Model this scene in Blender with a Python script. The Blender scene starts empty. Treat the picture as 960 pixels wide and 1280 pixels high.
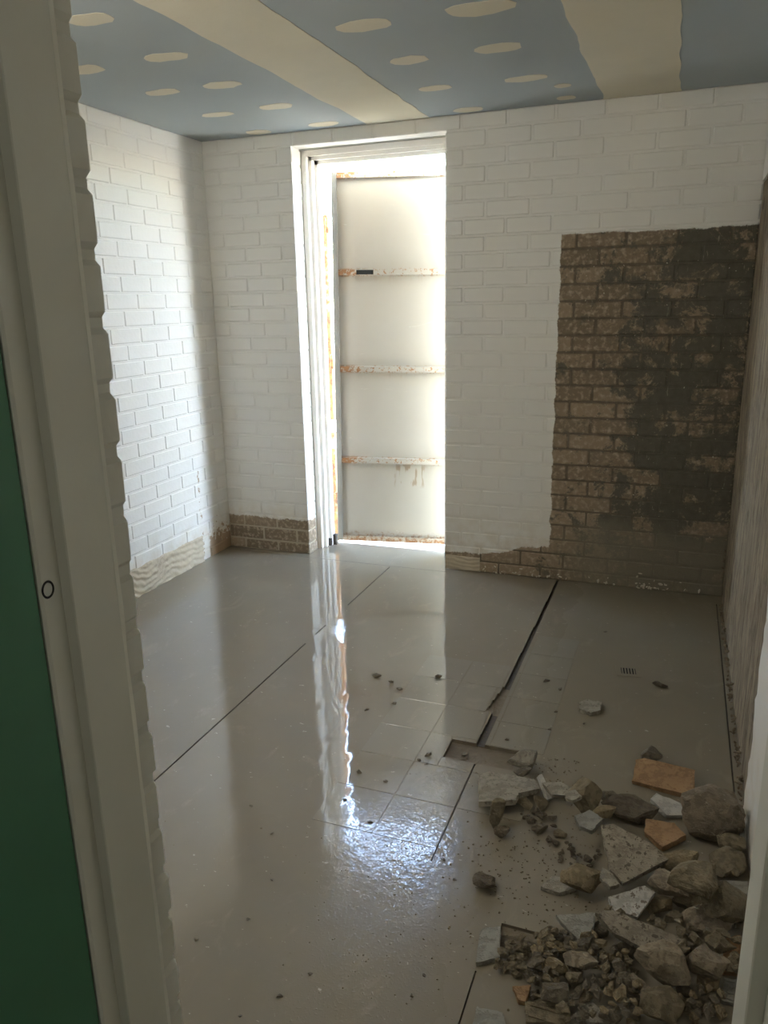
import bpy, bmesh, math, random
from mathutils import Vector, Matrix, noise as mnoise

# ---------------------------------------------------------------- camera, sky, sun, exposure
scene = bpy.context.scene
C = scene.collection
cam_d = bpy.data.cameras.new('camera')
cam_d.sensor_fit = 'VERTICAL'; cam_d.sensor_height = 36.0
cam_d.lens = 965.76 * 36.0 / 1280.0
cam_d.clip_start = 0.02; cam_d.clip_end = 200
cam = bpy.data.objects.new('camera', cam_d); C.objects.link(cam)
_r = Vector((0.93505159, 0.35398656, -0.0192884)); _u = Vector((-0.07536998, 0.25166414, 0.96487539)); _f = Vector((-0.34640712, 0.9007545, -0.26199892))
_m = Matrix((_r, _u, -_f)).transposed().to_4x4(); _m.translation = Vector((2.6984, -4.1946, 1.5355))
cam.matrix_world = _m
scene.camera = cam

world = bpy.data.worlds.new('sky'); scene.world = world; world.use_nodes = True
wn = world.node_tree.nodes; wl = world.node_tree.links
sky = wn.new('ShaderNodeTexSky'); sky.sky_type = 'NISHITA'; sky.sun_disc = False
sky.sun_elevation = math.radians(52); sky.sun_rotation = math.radians(160)
sky.air_density = 1.0; sky.dust_density = 1.4; sky.ozone_density = 1.0
wn['Background'].inputs['Strength'].default_value = 2.7
wbal = wn.new('ShaderNodeMix'); wbal.data_type = 'RGBA'; wbal.blend_type = 'MULTIPLY'; wbal.inputs[0].default_value = 1.0
wbal.inputs[7].default_value = (1.0, 0.915, 0.82, 1)          # the photograph's warm white balance
wl.new(sky.outputs[0], wbal.inputs[6]); wl.new(wbal.outputs[2], wn['Background'].inputs['Color'])
sun_d = bpy.data.lights.new('sun', 'SUN'); sun_d.energy = 5.0; sun_d.color = (1.0, 0.9, 0.74); sun_d.angle = math.radians(0.6)
sun = bpy.data.objects.new('sun', sun_d); C.objects.link(sun)
sun.rotation_euler = Vector((-0.22, 0.58, -0.78)).to_track_quat('-Z', 'Y').to_euler()
por_d = bpy.data.lights.new('doorway_portal', 'AREA'); por_d.shape = 'RECTANGLE'; por_d.size = 1.5; por_d.size_y = 2.7
por_d.cycles.is_portal = True
por = bpy.data.objects.new('doorway_portal', por_d); C.objects.link(por)
por.location = (1.15, 0.95, 1.25); por.rotation_euler = (math.radians(-90), 0, 0)
scene.view_settings.view_transform = 'Standard'; scene.view_settings.look = 'None'
scene.view_settings.gamma = 1.0; scene.view_settings.use_curve_mapping = False
scene.view_settings.exposure = 2.45
scene.cycles.max_bounces = 12; scene.cycles.diffuse_bounces = 8; scene.cycles.glossy_bounces = 4
scene.cycles.sample_clamp_indirect = 6.0
scene.cycles.caustics_reflective = False; scene.cycles.caustics_refractive = False

W, H, D = 2.985, 2.452, 3.335          # room: back wall at y=0, front wall inner face at y=-D
CO = 0.0857; BR = 0.24; JT = 0.010     # brick course, brick module, joint
BED0 = H - 0.0743                      # highest bed joint

# ---------------------------------------------------------------- node helper
class Mat:
    def __init__(s, name):
        s.m = bpy.data.materials.new(name); s.m.use_nodes = True
        s.t = s.m.node_tree; s.b = s.t.nodes['Principled BSDF']
        s.pos = s.t.nodes.new('ShaderNodeNewGeometry').outputs['Position']
    def n(s, k): return s.t.nodes.new(k)
    def put(s, sock, v):
        if hasattr(v, 'is_linked') or isinstance(v, bpy.types.NodeSocket): s.t.links.new(v, sock)
        else:
            if hasattr(sock.default_value, '__len__') and not hasattr(v, '__len__'): v = (v, v, v)
            if hasattr(sock.default_value, '__len__') and len(sock.default_value) == 4 and len(v) == 3: v = (*v, 1)
            sock.default_value = v
    def math(s, op, a, b=0.0, c=0.0):
        q = s.n('ShaderNodeMath'); q.operation = op
        s.put(q.inputs[0], a); s.put(q.inputs[1], b); s.put(q.inputs[2], c); return q.outputs[0]
    def vmul(s, v, k):
        q = s.n('ShaderNodeVectorMath'); q.operation = 'MULTIPLY'; s.put(q.inputs[0], v); s.put(q.inputs[1], k); return q.outputs[0]
    def sep(s, v):
        q = s.n('ShaderNodeSeparateXYZ'); s.put(q.inputs[0], v); return q.outputs
    def noise(s, v, scale, detail=3, rough=0.55, dist=0.0):
        q = s.n('ShaderNodeTexNoise'); s.put(q.inputs['Vector'], v); q.inputs['Scale'].default_value = scale
        q.inputs['Detail'].default_value = detail; q.inputs['Roughness'].default_value = rough; q.inputs['Distortion'].default_value = dist
        return q.outputs['Fac']
    def vor(s, v, scale):
        q = s.n('ShaderNodeTexVoronoi'); s.put(q.inputs['Vector'], v); q.inputs['Scale'].default_value = scale; return q.outputs['Distance']
    def ss(s, v, a, b):                    # smoothstep a..b -> 0..1 (a may exceed b)
        q = s.n('ShaderNodeMapRange'); q.interpolation_type = 'SMOOTHSTEP'
        lo, hi = (a, b) if a < b else (b, a)
        s.put(q.inputs[0], v); q.inputs[1].default_value = lo; q.inputs[2].default_value = hi
        q.inputs[3].default_value, q.inputs[4].default_value = (0, 1) if a < b else (1, 0)
        return q.outputs[0]
    def mix(s, f, a, b):
        q = s.n('ShaderNodeMix'); q.data_type = 'RGBA'; s.put(q.inputs[0], f); s.put(q.inputs[6], a); s.put(q.inputs[7], b); return q.outputs[2]
    def mixf(s, f, a, b):
        q = s.n('ShaderNodeMix'); s.put(q.inputs[0], f); s.put(q.inputs[2], a); s.put(q.inputs[3], b); return q.outputs[0]
    def local(s): return s.n('ShaderNodeTexCoord').outputs['Object']
    def rnd(s): return s.n('ShaderNodeObjectInfo').outputs['Random']
    def near(s, x, y, r0, r1):             # 1 near a spot on the floor, 0 away from it
        o = s.sep(s.pos); a = s.math('SUBTRACT', o[0], x); b = s.math('SUBTRACT', o[1], y)
        d = s.math('SQRT', s.math('ADD', s.math('MULTIPLY', a, a), s.math('MULTIPLY', b, b)))
        return s.ss(d, r1, r0)
    def bump(s, h, strength=0.3, dist=0.01):
        q = s.n('ShaderNodeBump'); s.put(q.inputs['Strength'], strength); q.inputs['Distance'].default_value = dist
        s.put(q.inputs['Height'], h); s.t.links.new(q.outputs[0], s.b.inputs['Normal'])
    def done(s, col, rough=0.6, metal=0.0, spec=None):
        s.put(s.b.inputs['Base Color'], col); s.put(s.b.inputs['Roughness'], rough); s.put(s.b.inputs['Metallic'], metal)
        if spec is not None: s.b.inputs['Specular IOR Level'].default_value = spec
        return s.m

def simple(name, col, rough=0.6, var=0.12, scale=9.0, bump=0.15, bscale=60.0, metal=0.0, local=False):
    k = Mat(name); v = k.local() if local else k.pos
    f = k.noise(v, scale, 4)
    a = tuple(c * (1 - var) for c in col); b = tuple(min(1, c * (1 + var)) for c in col)
    if bump: k.bump(k.noise(v, bscale, 3), bump, 0.004)
    return k.done(k.mix(f, a, b), rough, metal)

M = {}
WHITE = (0.80, 0.785, 0.75)

def back_wall_mat(core=False):
    k = Mat('painted_and_stripped_joint' if core else 'painted_and_stripped_brick')
    o = k.sep(k.pos); x, z = o[0], o[2]
    edge = k.noise(k.pos, 9, 5, 0.7); fine = k.noise(k.pos, 90, 3)
    wob = k.math('ADD', k.math('MULTIPLY', k.math('SUBTRACT', edge, 0.5), 0.05), k.math('MULTIPLY', k.math('SUBTRACT', fine, 0.5), 0.012))
    mx = k.ss(k.math('ADD', x, wob), 2.074, 2.080)
    mz = k.ss(k.math('ADD', z, k.math('MULTIPLY', wob, 0.7)), 1.853, 1.845)
    shower = k.math('MULTIPLY', mx, mz)
    # stripped skirting band: higher left of the doorway, ragged on its right
    hl = k.ss(x, 1.2, 1.0)
    wb = k.math('ADD', k.math('MULTIPLY', wob, 1.6), z)
    bl = k.math('MULTIPLY', hl, k.ss(wb, 0.222, 0.212))
    zr = k.math('SUBTRACT', wb, k.math('MULTIPLY', k.ss(x, 1.62, 2.1), 0.085))
    br_ = k.math('MULTIPLY', k.ss(x, 1.2, 1.3), k.ss(zr, 0.112, 0.102))
    raw = k.math('MAXIMUM', shower, k.math('MAXIMUM', bl, br_))
    # paint: grubby above the stripped band
    grub = k.math('MULTIPLY', k.ss(k.math('ADD', z, k.math('MULTIPLY', k.noise(k.pos, 7, 3), 0.3)), 0.62, 0.28), k.ss(k.noise(k.pos, 14, 4), 0.35, 0.7))
    paint = k.mix(k.math('MULTIPLY', k.noise(k.pos, 3, 4), 0.5), WHITE, (0.74, 0.73, 0.69))
    paint = k.mix(k.math('MULTIPLY', grub, 0.55), paint, (0.58, 0.50, 0.38))
    # raw brick: pinkish brown bricks with dark waterproofing and glue blotches
    brk = k.mix(k.rnd(), (0.20, 0.155, 0.105), (0.36, 0.275, 0.19))
    brk = k.mix(k.ss(k.noise(k.pos, 40, 4), 0.45, 0.75), brk, (0.50, 0.40, 0.30))
    if core: brk = k.mix(k.ss(x, 1.2, 1.6), (0.46, 0.39, 0.29), k.mix(k.noise(k.pos, 40, 4), (0.10, 0.08, 0.055), (0.22, 0.175, 0.125)))
    blot = k.math('ADD', k.noise(k.pos, 4.6, 9, 0.80, 0.3), k.math('MULTIPLY', k.math('SUBTRACT', k.rnd(), 0.5), 0.0 if core else 0.10))
    bias = k.math('MULTIPLY', k.ss(x, 2.15, 2.7), 0.12)
    dm = k.ss(k.math('ADD', blot, bias), 0.545, 0.60)
    dm2 = k.math('MULTIPLY', k.ss(k.noise(k.pos, 11, 5, 0.7), 0.58, 0.66), 0.7)
    dark = k.math('MULTIPLY', k.math('MAXIMUM', dm, dm2), k.ss(x, 1.9, 2.06))
    rawc = k.mix(dark, brk, k.mix(k.noise(k.pos, 30, 4), (0.075, 0.07, 0.052), (0.165, 0.148, 0.112)))
    streak = k.noise(k.vmul(k.pos, (9, 1, 2.2)), 7, 4, 0.6)
    rawc = k.mix(k.math('MULTIPLY', k.ss(streak, 0.62, 0.72), 0.55), rawc, (0.44, 0.38, 0.29))
    spk = k.ss(k.noise(k.pos, 55, 2), 0.70, 0.74)
    rawc = k.mix(k.math('MULTIPLY', spk, 0.8), rawc, (0.66, 0.60, 0.50))
    mud = k.math('MULTIPLY', k.ss(k.math('ADD', z, k.math('MULTIPLY', k.noise(k.pos, 4, 4), 0.35)), 0.62, 0.40), k.ss(x, 2.0, 2.35))
    rawc = k.mix(k.math('MULTIPLY', mud, 0.75), rawc, (0.235, 0.205, 0.15))
    col = k.mix(raw, paint, rawc)
    h = k.math('ADD', k.math('MULTIPLY', raw, k.math('MULTIPLY', k.noise(k.pos, 70, 5, 0.7), 2.2)), k.math('MULTIPLY', k.noise(k.pos, 45, 2), 0.35))
    k.bump(k.math('SUBTRACT', h, k.math('MULTIPLY', raw, 0.5)), 0.5, 0.004)
    return k.done(col, k.mixf(raw, 0.5, 0.85))
M['back'] = back_wall_mat(); M['back_joint'] = back_wall_mat(True)

def left_wall_mat():
    k = Mat('white_painted_brick')
    o = k.sep(k.pos); y, z = o[1], o[2]
    grub = k.math('MULTIPLY', k.ss(k.math('ADD', z, k.math('MULTIPLY', k.noise(k.pos, 7, 3), 0.25)), 0.48, 0.26), k.ss(k.noise(k.pos, 12, 4), 0.3, 0.7))
    paint = k.mix(k.math('MULTIPLY', k.noise(k.pos, 3, 4), 0.5), WHITE, (0.75, 0.735, 0.70))
    col = k.mix(k.math('MULTIPLY', grub, 0.5), paint, (0.60, 0.51, 0.38))
    nz = k.noise(k.pos, 30, 4, 0.65)
    cut = k.math('MULTIPLY', k.ss(k.math('ABSOLUTE', k.math('ADD', y, 0.315)), 0.014, 0.006), k.math('MULTIPLY', k.ss(nz, 0.52, 0.58), k.ss(z, 0.62, 0.55)))
    bare = k.math('MULTIPLY', k.ss(k.math('ADD', z, k.math('MULTIPLY', k.math('SUBTRACT', nz, 0.5), 0.5)), 0.15, 0.135), k.ss(y, -0.26, -0.23))
    col = k.mix(k.math('MAXIMUM', cut, bare), col, (0.40, 0.29, 0.19))
    k.bump(k.noise(k.pos, 45, 2), 0.25, 0.004)
    return k.done(col, 0.5)
M['left'] = left_wall_mat()
M['front'] = simple('grey_white_painted_brick', (0.60, 0.59, 0.53), 0.5, 0.08, 4, 0.3, 40)
M['frame_paint'] = simple('gloss_grey_white_frame_paint', (0.60, 0.59, 0.52), 0.38, 0.08, 5, 0.12, 30)
M['caulk'] = simple('white_caulk', (0.8, 0.78, 0.70), 0.5)
M['green'] = simple('green_door_paint', (0.055, 0.185, 0.10), 0.4, 0.14, 3, 0.1, 30)
M['jamb'] = simple('white_frame_paint', (0.78, 0.75, 0.70), 0.45, 0.06, 12, 0.1, 30)
M['passage'] = simple('passage_wall_paint', (0.55, 0.55, 0.50), 0.6)
M['concrete'] = simple('outdoor_concrete', (0.62, 0.55, 0.42), 0.85, 0.2, 3, 0.3, 40)
M['bluebrd'] = simple('blue_plasterboard', (0.355, 0.395, 0.41), 0.75, 0.06, 2.0, 0.08, 80)
M['compound'] = simple('cream_jointing_compound', (0.66, 0.61, 0.48), 0.8, 0.07, 5, 0.2, 50)
M['black'] = simple('plain_black', (0.012, 0.011, 0.010), 0.8, 0.1, 9, 0)  # black for painted-in dark hollows, also the ring on the jamb
M['glue'] = simple('combed_tile_adhesive', (0.54, 0.46, 0.34), 0.8, 0.16, 14, 0.6, 50)
M['crumb'] = simple('dried_adhesive_crumbs', (0.60, 0.55, 0.45), 0.85, 0.2, 30, 0.5, 80)

def right_wall_mat():
    k = Mat('hacked_render')
    sv = k.vmul(k.pos, (1, 1, 0.16))
    s1 = k.noise(sv, 38, 5, 0.7); s2 = k.noise(sv, 90, 4, 0.6); big = k.noise(k.pos, 2.6, 4)
    c = k.mix(k.ss(s1, 0.3, 0.7), (0.115, 0.088, 0.06), (0.34, 0.275, 0.19))
    c = k.mix(k.math('MULTIPLY', k.ss(s2, 0.55, 0.75), 0.6), c, (0.46, 0.39, 0.29))
    c = k.mix(k.math('MULTIPLY', k.ss(big, 0.5, 0.65), 0.45), c, (0.18, 0.15, 0.105))
    c = k.mix(k.math('MULTIPLY', k.ss(k.noise(k.vmul(k.pos, (1, 1, 0.5)), 16, 6, 0.75), 0.56, 0.66), 0.7), c, (0.09, 0.07, 0.048))
    k.bump(k.math('ADD', s1, k.math('MULTIPLY', s2, 0.5)), 1.0, 0.012)
    return k.done(c, 0.85)
M['render'] = right_wall_mat()

def floor_mat(name, base_a, base_b, tile=False):
    k = Mat(name)
    o = k.sep(k.pos); x, y = o[0], o[1]
    c = k.mix(k.noise(k.pos, 2.2, 5, 0.6), base_a, base_b)
    smear = k.noise(k.vmul(k.pos, (1.6, 0.9, 1)), 4.5, 6, 0.7, 0.8)
    c = k.mix(k.math('MULTIPLY', k.ss(smear, 0.55, 0.7), 0.35), c, tuple(v * 1.28 for v in base_b))
    fleck = k.ss(k.noise(k.vmul(k.pos, (1, 1.7, 1)), 30, 3, 0.6), 0.685, 0.72)
    c = k.mix(k.math('MULTIPLY', fleck, 0.5), c, (0.60, 0.57, 0.49))
    # how much water lies on the slurry: most in the middle, little in the shower recess
    dry = k.ss(k.math('ADD', x, k.math('MULTIPLY', k.noise(k.pos, 5, 4), 0.25)), 2.20, 2.42)
    wet = k.math('SUBTRACT', 1.0, k.math('MULTIPLY', dry, 0.88))
    k.put(k.b.inputs['Coat Weight'], wet)
    k.b.inputs['Coat IOR'].default_value = 1.75
    k.put(k.b.inputs['Coat Roughness'], k.mixf(dry, 0.035, 0.28))
    rip = k.math('MAXIMUM', k.near(1.19, -1.02, 0.05, 0.17), k.near(2.10, -2.40, 0.10, 0.32))
    rip = k.math('MAXIMUM', rip, k.near(2.05, -1.98, 0.05, 0.22))
    band = k.math('MULTIPLY', k.ss(x, 1.75, 2.0), k.math('MULTIPLY', k.ss(x, 2.4, 2.2), k.ss(y, -1.3, -1.7)))
    grit = k.ss(k.noise(k.pos, 160, 2), 0.5, 0.75)
    slow = k.noise(k.vmul(k.pos, (1, 0.6, 1)), 7, 2)
    mid = k.noise(k.pos, 38, 3)
    h = k.math('ADD', k.math('MULTIPLY', slow, 0.35), k.math('MULTIPLY', mid, 0.012))
    h = k.math('ADD', h, k.math('MULTIPLY', rip, k.math('MULTIPLY', k.noise(k.pos, 42, 3, 0.55), 0.20)))
    h = k.math('ADD', h, k.math('MULTIPLY', band, k.math('MULTIPLY', grit, 0.035)))
    drop = k.ss(k.noise(k.pos, 95, 1), 0.70, 0.80)
    h = k.math('ADD', h, k.math('MULTIPLY', drop, k.math('ADD', 0.04, k.math('MULTIPLY', band, 0.09))))
    q = k.n('ShaderNodeBump'); q.inputs['Strength'].default_value = 0.55; q.inputs['Distance'].default_value = 0.01
    k.put(q.inputs['Height'], h); k.t.links.new(q.outputs[0], k.b.inputs['Coat Normal']); k.t.links.new(q.outputs[0], k.b.inputs['Normal'])
    return k.done(c, 0.55, 0.0, 0.3)
M['slurry'] = floor_mat('wet_grey_slurry', (0.19, 0.163, 0.118), (0.25, 0.218, 0.162))
M['tile'] = floor_mat('wet_cream_floor_tile', (0.20, 0.18, 0.14), (0.26, 0.235, 0.185))
M['mortar_bed'] = simple('brown_mortar_bed', (0.17, 0.14, 0.10), 0.7, 0.35, 25, 0.9, 60)
M['groove'] = simple('dark_groove_bed', (0.07, 0.06, 0.048), 0.6, 0.3, 30, 0.5, 60)

def steel_mat():
    k = Mat('rust_stained_white_steel'); v = k.local(); o = k.sep(v); x, z = o[0], o[2]
    c = k.mix(k.noise(v, 4, 4), (0.365, 0.325, 0.265), (0.415, 0.37, 0.305))
    n1 = k.noise(v, 42, 4, 0.7); n2 = k.noise(k.vmul(v, (1, 1, 0.25)), 30, 4, 0.6)
    rust = k.ss(k.math('ADD', k.math('MULTIPLY', z, 5.0), n1), 0.78, 0.45)
    for rz in (0.562, 1.146, 1.728, 2.283):
        d = k.math('ABSOLUTE', k.math('SUBTRACT', z, rz - 0.018))
        lw = k.math('ADD', 0.55, k.math('MULTIPLY', k.ss(x, 0.22, 0.02), -0.17))
        rr = k.math('MULTIPLY', k.ss(d, 0.030, 0.014), k.ss(k.math('SUBTRACT', n1, lw), 0.0, 0.06))
        rust = k.math('MAXIMUM', rust, rr)
        run = k.math('MULTIPLY', k.math('MULTIPLY', k.ss(z, rz - 0.10, rz - 0.03), k.ss(z, rz, rz - 0.03)), k.ss(n2, 0.5, 0.75))
        rust = k.math('MAXIMUM', rust, k.math('MULTIPLY', run, 0.22))
    c = k.mix(rust, c, k.mix(n1, (0.13, 0.05, 0.02), (0.36, 0.17, 0.055)))
    hx = k.math('MULTIPLY', k.ss(x, 0.36, 0.40), k.ss(x, 0.60, 0.55)); hz = k.math('MULTIPLY', k.ss(z, 0.36, 0.40), k.ss(z, 0.54, 0.50))
    smear = k.math('MULTIPLY', k.math('MULTIPLY', hx, hz), k.ss(k.noise(k.vmul(v, (1, 1, 0.22)), 30, 2), 0.52, 0.58))
    c = k.mix(k.math('MULTIPLY', smear, 0.8), c, (0.24, 0.17, 0.10))
    scuff = k.ss(k.noise(k.vmul(v, (0.5, 1, 1.6)), 8, 5, 0.7, 1.5), 0.66, 0.70)
    c = k.mix(k.math('MULTIPLY', scuff, 0.3), c, (0.55, 0.50, 0.42))
    k.bump(n1, 0.15, 0.003)
    return k.done(c, 0.5)
M['steel'] = steel_mat()
M['stile'] = simple('weathered_grey_steel', (0.17, 0.155, 0.13), 0.6, 0.2, 20, 0.3, 60)
def rust_mat():
    k = Mat('flaking_rust'); n1 = k.noise(k.pos, 40, 5, 0.7)
    c = k.mix(k.ss(n1, 0.35, 0.65), (0.09, 0.035, 0.015), (0.30, 0.145, 0.045))
    c = k.mix(k.ss(k.noise(k.pos, 18, 4), 0.55, 0.65), c, (0.36, 0.26, 0.13)); k.bump(n1, 0.6, 0.004)
    return k.done(c, 0.8)
M['rust'] = rust_mat()

# ---------------------------------------------------------------- mesh helpers
def link(name, bm, mat, parent=None, smooth=False):
    me = bpy.data.meshes.new(name); bmesh.ops.recalc_face_normals(bm, faces=bm.faces[:]); bm.to_mesh(me); bm.free()
    if smooth:
        for p in me.polygons: p.use_smooth = True
    return linkmesh(name, me, mat, parent)
def linkmesh(name, me, mat, parent=None):
    if mat is not None and not me.materials:
        for mm in (mat if isinstance(mat, (list, tuple)) else [mat]): me.materials.append(mm)
    o = bpy.data.objects.new(name, me); C.objects.link(o)
    if parent is not None: o.parent = parent
    return o
def tag(o, label=None, cat=None, group=None, kind=None):
    if label: o['label'] = label
    if cat: o['category'] = cat
    if group: o['group'] = group
    if kind: o['kind'] = kind
    return o
def empty(name, loc=(0, 0, 0), rz=0.0):
    o = bpy.data.objects.new(name, None); C.objects.link(o); o.location = loc; o.rotation_euler = (0, 0, rz); o.empty_display_size = 0.1; return o
def box(bm, x0, x1, y0, y1, z0, z1, bev=0.0, seg=1, mi=0):
    r = bmesh.ops.create_cube(bm, size=1.0)
    for v in r['verts']:
        v.co = Vector(((x0 + x1) / 2 + v.co.x * (x1 - x0), (y0 + y1) / 2 + v.co.y * (y1 - y0), (z0 + z1) / 2 + v.co.z * (z1 - z0)))
    fs = set(f for v in r['verts'] for f in v.link_faces)
    for f in fs: f.material_index = mi
    if bev > 0:
        es = list(set(e for f in fs for e in f.edges))
        bmesh.ops.bevel(bm, geom=es, offset=bev, segments=seg, affect='EDGES', profile=0.5)
    return r
def onebox(name, mat, b, parent=None, bev=0.0, seg=1):
    bm = bmesh.new(); box(bm, *b, bev=bev, seg=seg); return link(name, bm, mat, parent)
def prism(bm, pts, z0, z1, jitter=0.0, rng=None):
    lo = [bm.verts.new((x, y, z0)) for x, y in pts]; hi = [bm.verts.new((x, y, z1)) for x, y in pts]
    n = len(pts); bm.faces.new(lo[::-1]); bm.faces.new(hi)
    for i in range(n): bm.faces.new((lo[i], lo[(i + 1) % n], hi[(i + 1) % n], hi[i]))
def cyl(bm, a, b, r0, r1=None, n=12):
    a = Vector(a); b = Vector(b); r1 = r0 if r1 is None else r1
    d = (b - a); L = d.length
    m = Matrix.Translation((a + b) / 2) @ d.to_track_quat('Z', 'Y').to_matrix().to_4x4()
    bmesh.ops.create_cone(bm, cap_ends=True, segments=n, radius1=r0, radius2=r1, depth=L, matrix=m)

# ---------------------------------------------------------------- brick walls
brick_cache = {}
def brick_mesh(L, dpt, hgt, mat, key, bev=0.0045):
    kk = (round(L, 3), round(dpt, 3), round(hgt, 3), key)
    if kk not in brick_cache:
        bm = bmesh.new(); box(bm, -L / 2, L / 2, -dpt / 2, dpt / 2, -hgt / 2, hgt / 2, bev=bev, seg=1)
        me = bpy.data.meshes.new('brick'); bm.to_mesh(me); bm.free(); me.materials.append(mat); brick_cache[kk] = me
    return brick_cache[kk]
rng = random.Random(5)
def beds(top_bed, top):
    zs = [top]; z = top_bed
    while z > 0.012: zs.append(z); z -= CO
    zs.append(0.0)
    return zs                                   # descending: row i lies between zs[i+1] and zs[i]
def rows_back(i):                               # x spans of the bricks of row i in the back wall
    out = []
    if i == 0:
        xs = [0.0] + [0.109 + BR * k for k in range(12)] + [W]
        return [(a, b) for a, b in zip(xs, xs[1:])]
    if i % 2 == 0:
        l = [0, 0.109, 0.349, 0.575]; r = [1.467, 1.565, 1.789, 2.029, 2.269, 2.509, 2.749, W]
    else:
        l = [0, 0.248, 0.487, 0.575]; r = [1.467, 1.682, 1.915, 2.155, 2.395, 2.635, 2.875, W]
    return list(zip(l, l[1:])) + list(zip(r, r[1:]))

REC = 0.0045
bm = bmesh.new()
box(bm, -0.12, 0.575 - REC, REC, 0.106, -0.15, H + 0.1); box(bm, 1.467 + REC, W + 0.12, REC, 0.106, -0.15, H + 0.1)
box(bm, 0.575 - REC, 1.467 + REC, REC, 0.106, BED0 + REC, H + 0.1)
wall_back = tag(link('wall_back', bm, M['back_joint']), 'white painted brick back wall with a doorway and a brown stripped patch', 'wall', kind='structure')
zb = beds(BED0, H)
for i in range(len(zb) - 1):
    zt = zb[i] - (JT / 2 if i else 0); zl = zb[i + 1] + (JT / 2 if i < len(zb) - 2 else 0)
    for (a, b) in rows_back(i):
        a2 = a + (JT / 2 if a not in (0.0, 0, 1.467) else 0); b2 = b - (JT / 2 if b not in (W, 0.575) else 0)
        o = linkmesh('brick', brick_mesh(b2 - a2, 0.109, zt - zl, M['back'], 'b'), None, wall_back)
        o.location = ((a2 + b2) / 2, 0.0545 + rng.uniform(-0.0012, 0.0012), (zt + zl) / 2)

bm = bmesh.new(); box(bm, -0.12, -REC, -D - 0.12, 0.11, -0.15, H + 0.1)
wall_left = tag(link('wall_left', bm, M['left']), 'white painted brick side wall lit by the doorway', 'wall', kind='structure')
rest = bmesh.new()
for i in range(len(zb) - 1):
    zt = zb[i] - (JT / 2 if i else 0); zl = zb[i + 1] + (JT / 2 if i < len(zb) - 2 else 0)
    y = 0.0 if i % 2 == 0 else -0.12
    ys = ([0.0] if i % 2 else []) + [y - BR * k for k in range(0, 15)]
    ys = [max(v, -D) for v in ys]
    for a, b in zip(ys, ys[1:]):
        if a - b < 0.03: continue
        a2, b2 = a - JT / 2, b + JT / 2
        if a == 0.0: a2 = a
        if (a + b) / 2 > -2.05:
            o = linkmesh('brick', brick_mesh(a2 - b2, 0.109, zt - zl, M['left'], 'l'), None, wall_left)
            o.rotation_euler = (0, 0, math.pi / 2)
            o.location = (-0.0545 + rng.uniform(-0.0012, 0.0012), (a2 + b2) / 2, (zt + zl) / 2)
        else: box(rest, -0.11, 0, b2, a2, zl, zt, bev=0.0045)
tag(link('brickwork', rest, M['left'], wall_left), kind='stuff')

# front wall with the near doorway: reveal bricks at x=1.984
FZ = 1.8593
bm = bmesh.new()
box(bm, -0.12, 1.984 - 0.008, -D - 0.106, -D - 0.006, -0.15, H + 0.1); box(bm, 2.85, W + 0.12, -D - 0.165, -D, -0.15, H + 0.1)
box(bm, 1.90, 2.85, -D - 0.165, -D, 2.13, H + 0.1); box(bm, -0.12, 1.92, -D - 0.165, -D - 0.106, -0.15, H + 0.1)
wall_front = tag(link('wall_front', bm, M['front']), 'grey painted brick wall end beside the near door frame', 'wall', kind='structure')
z = FZ + 6 * CO; zf = []
while z > -0.02: zf.append(z); z -= CO
fr = bmesh.new()
for i in range(len(zf) - 1):
    zt, zl = zf[i] - 0.0055, max(zf[i + 1] + 0.0055, 0.0)
    ln = 0.23 if i % 2 else 0.11
    o = linkmesh('brick', brick_mesh(ln, 0.109, zt - zl, M['front'], 'f', bev=0.009), None, wall_front)
    o.location = (1.984 - ln / 2 + rng.uniform(-0.0015, 0.0015), -D - 0.0545 + rng.uniform(-0.001, 0.002), (zt + zl) / 2)
    x = 1.984 - ln - 0.01
    while x > 0.02:
        x2 = max(x - 0.23, 0.0); box(fr, x2, x, -D - 0.109, -D, zl, zt, bev=0.005); x = x2 - 0.01
tag(link('brickwork', fr, M['front'], wall_front), kind='stuff')

# right wall: hacked-back render with a dark ragged gap at the back corner
def ragged_sheet(y0, y1, z0, z1, x, thick, ny, nz, amp, seed, ragged=0.012):
    bm = bmesh.new(); g = []
    for j in range(nz + 1):
        row = []
        zz = z0 + (z1 - z0) * j / nz
        e = ragged * (mnoise.fractal(Vector((seed, zz * 9, 0)), 0.8, 2.0, 4))
        for i in range(ny + 1):
            t = i / ny; yy = y0 + (y1 - y0) * t + e * (1 - t) ** 8
            n = mnoise.fractal(Vector((seed + yy * 14, zz * 2.6, 1.7)), 0.9, 2.0, 4) * amp + mnoise.noise(Vector((yy * 3, zz * 1.4, seed))) * amp * 1.2
            row.append(bm.verts.new((x + n, yy, zz)))
        g.append(row)
    for j in range(nz):
        for i in range(ny): bm.faces.new((g[j][i], g[j][i + 1], g[j + 1][i + 1], g[j + 1][i]))
    r = bmesh.ops.extrude_face_region(bm, geom=bm.faces[:])
    for v in [q for q in r['geom'] if isinstance(q, bmesh.types.BMVert)]: v.co.x = x + thick
    return bm
bm = bmesh.new(); box(bm, W + 0.016, W + 0.13, -D - 0.16, 0.11, -0.15, H + 0.1)
wall_right = tag(link('wall_right', bm, M['groove']), 'brown hacked-back render wall with vertical scrape marks', 'wall', kind='structure')
link('render_coat', ragged_sheet(-0.012, -2.0, 0.0, 2.03, W + 0.001, 0.018, 130, 100, 0.004, 3.1), M['render'], wall_right)
link('painted_render', ragged_sheet(-1.90, -D, 0.0, 2.03, W - 0.009, 0.012, 60, 60, 0.0008, 8.3, 0.07), M['left'], wall_right)
onebox('upper_render', M['left'], (W - 0.006, W + 0.018, -D, -0.012, 2.036, H), wall_right)

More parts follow.
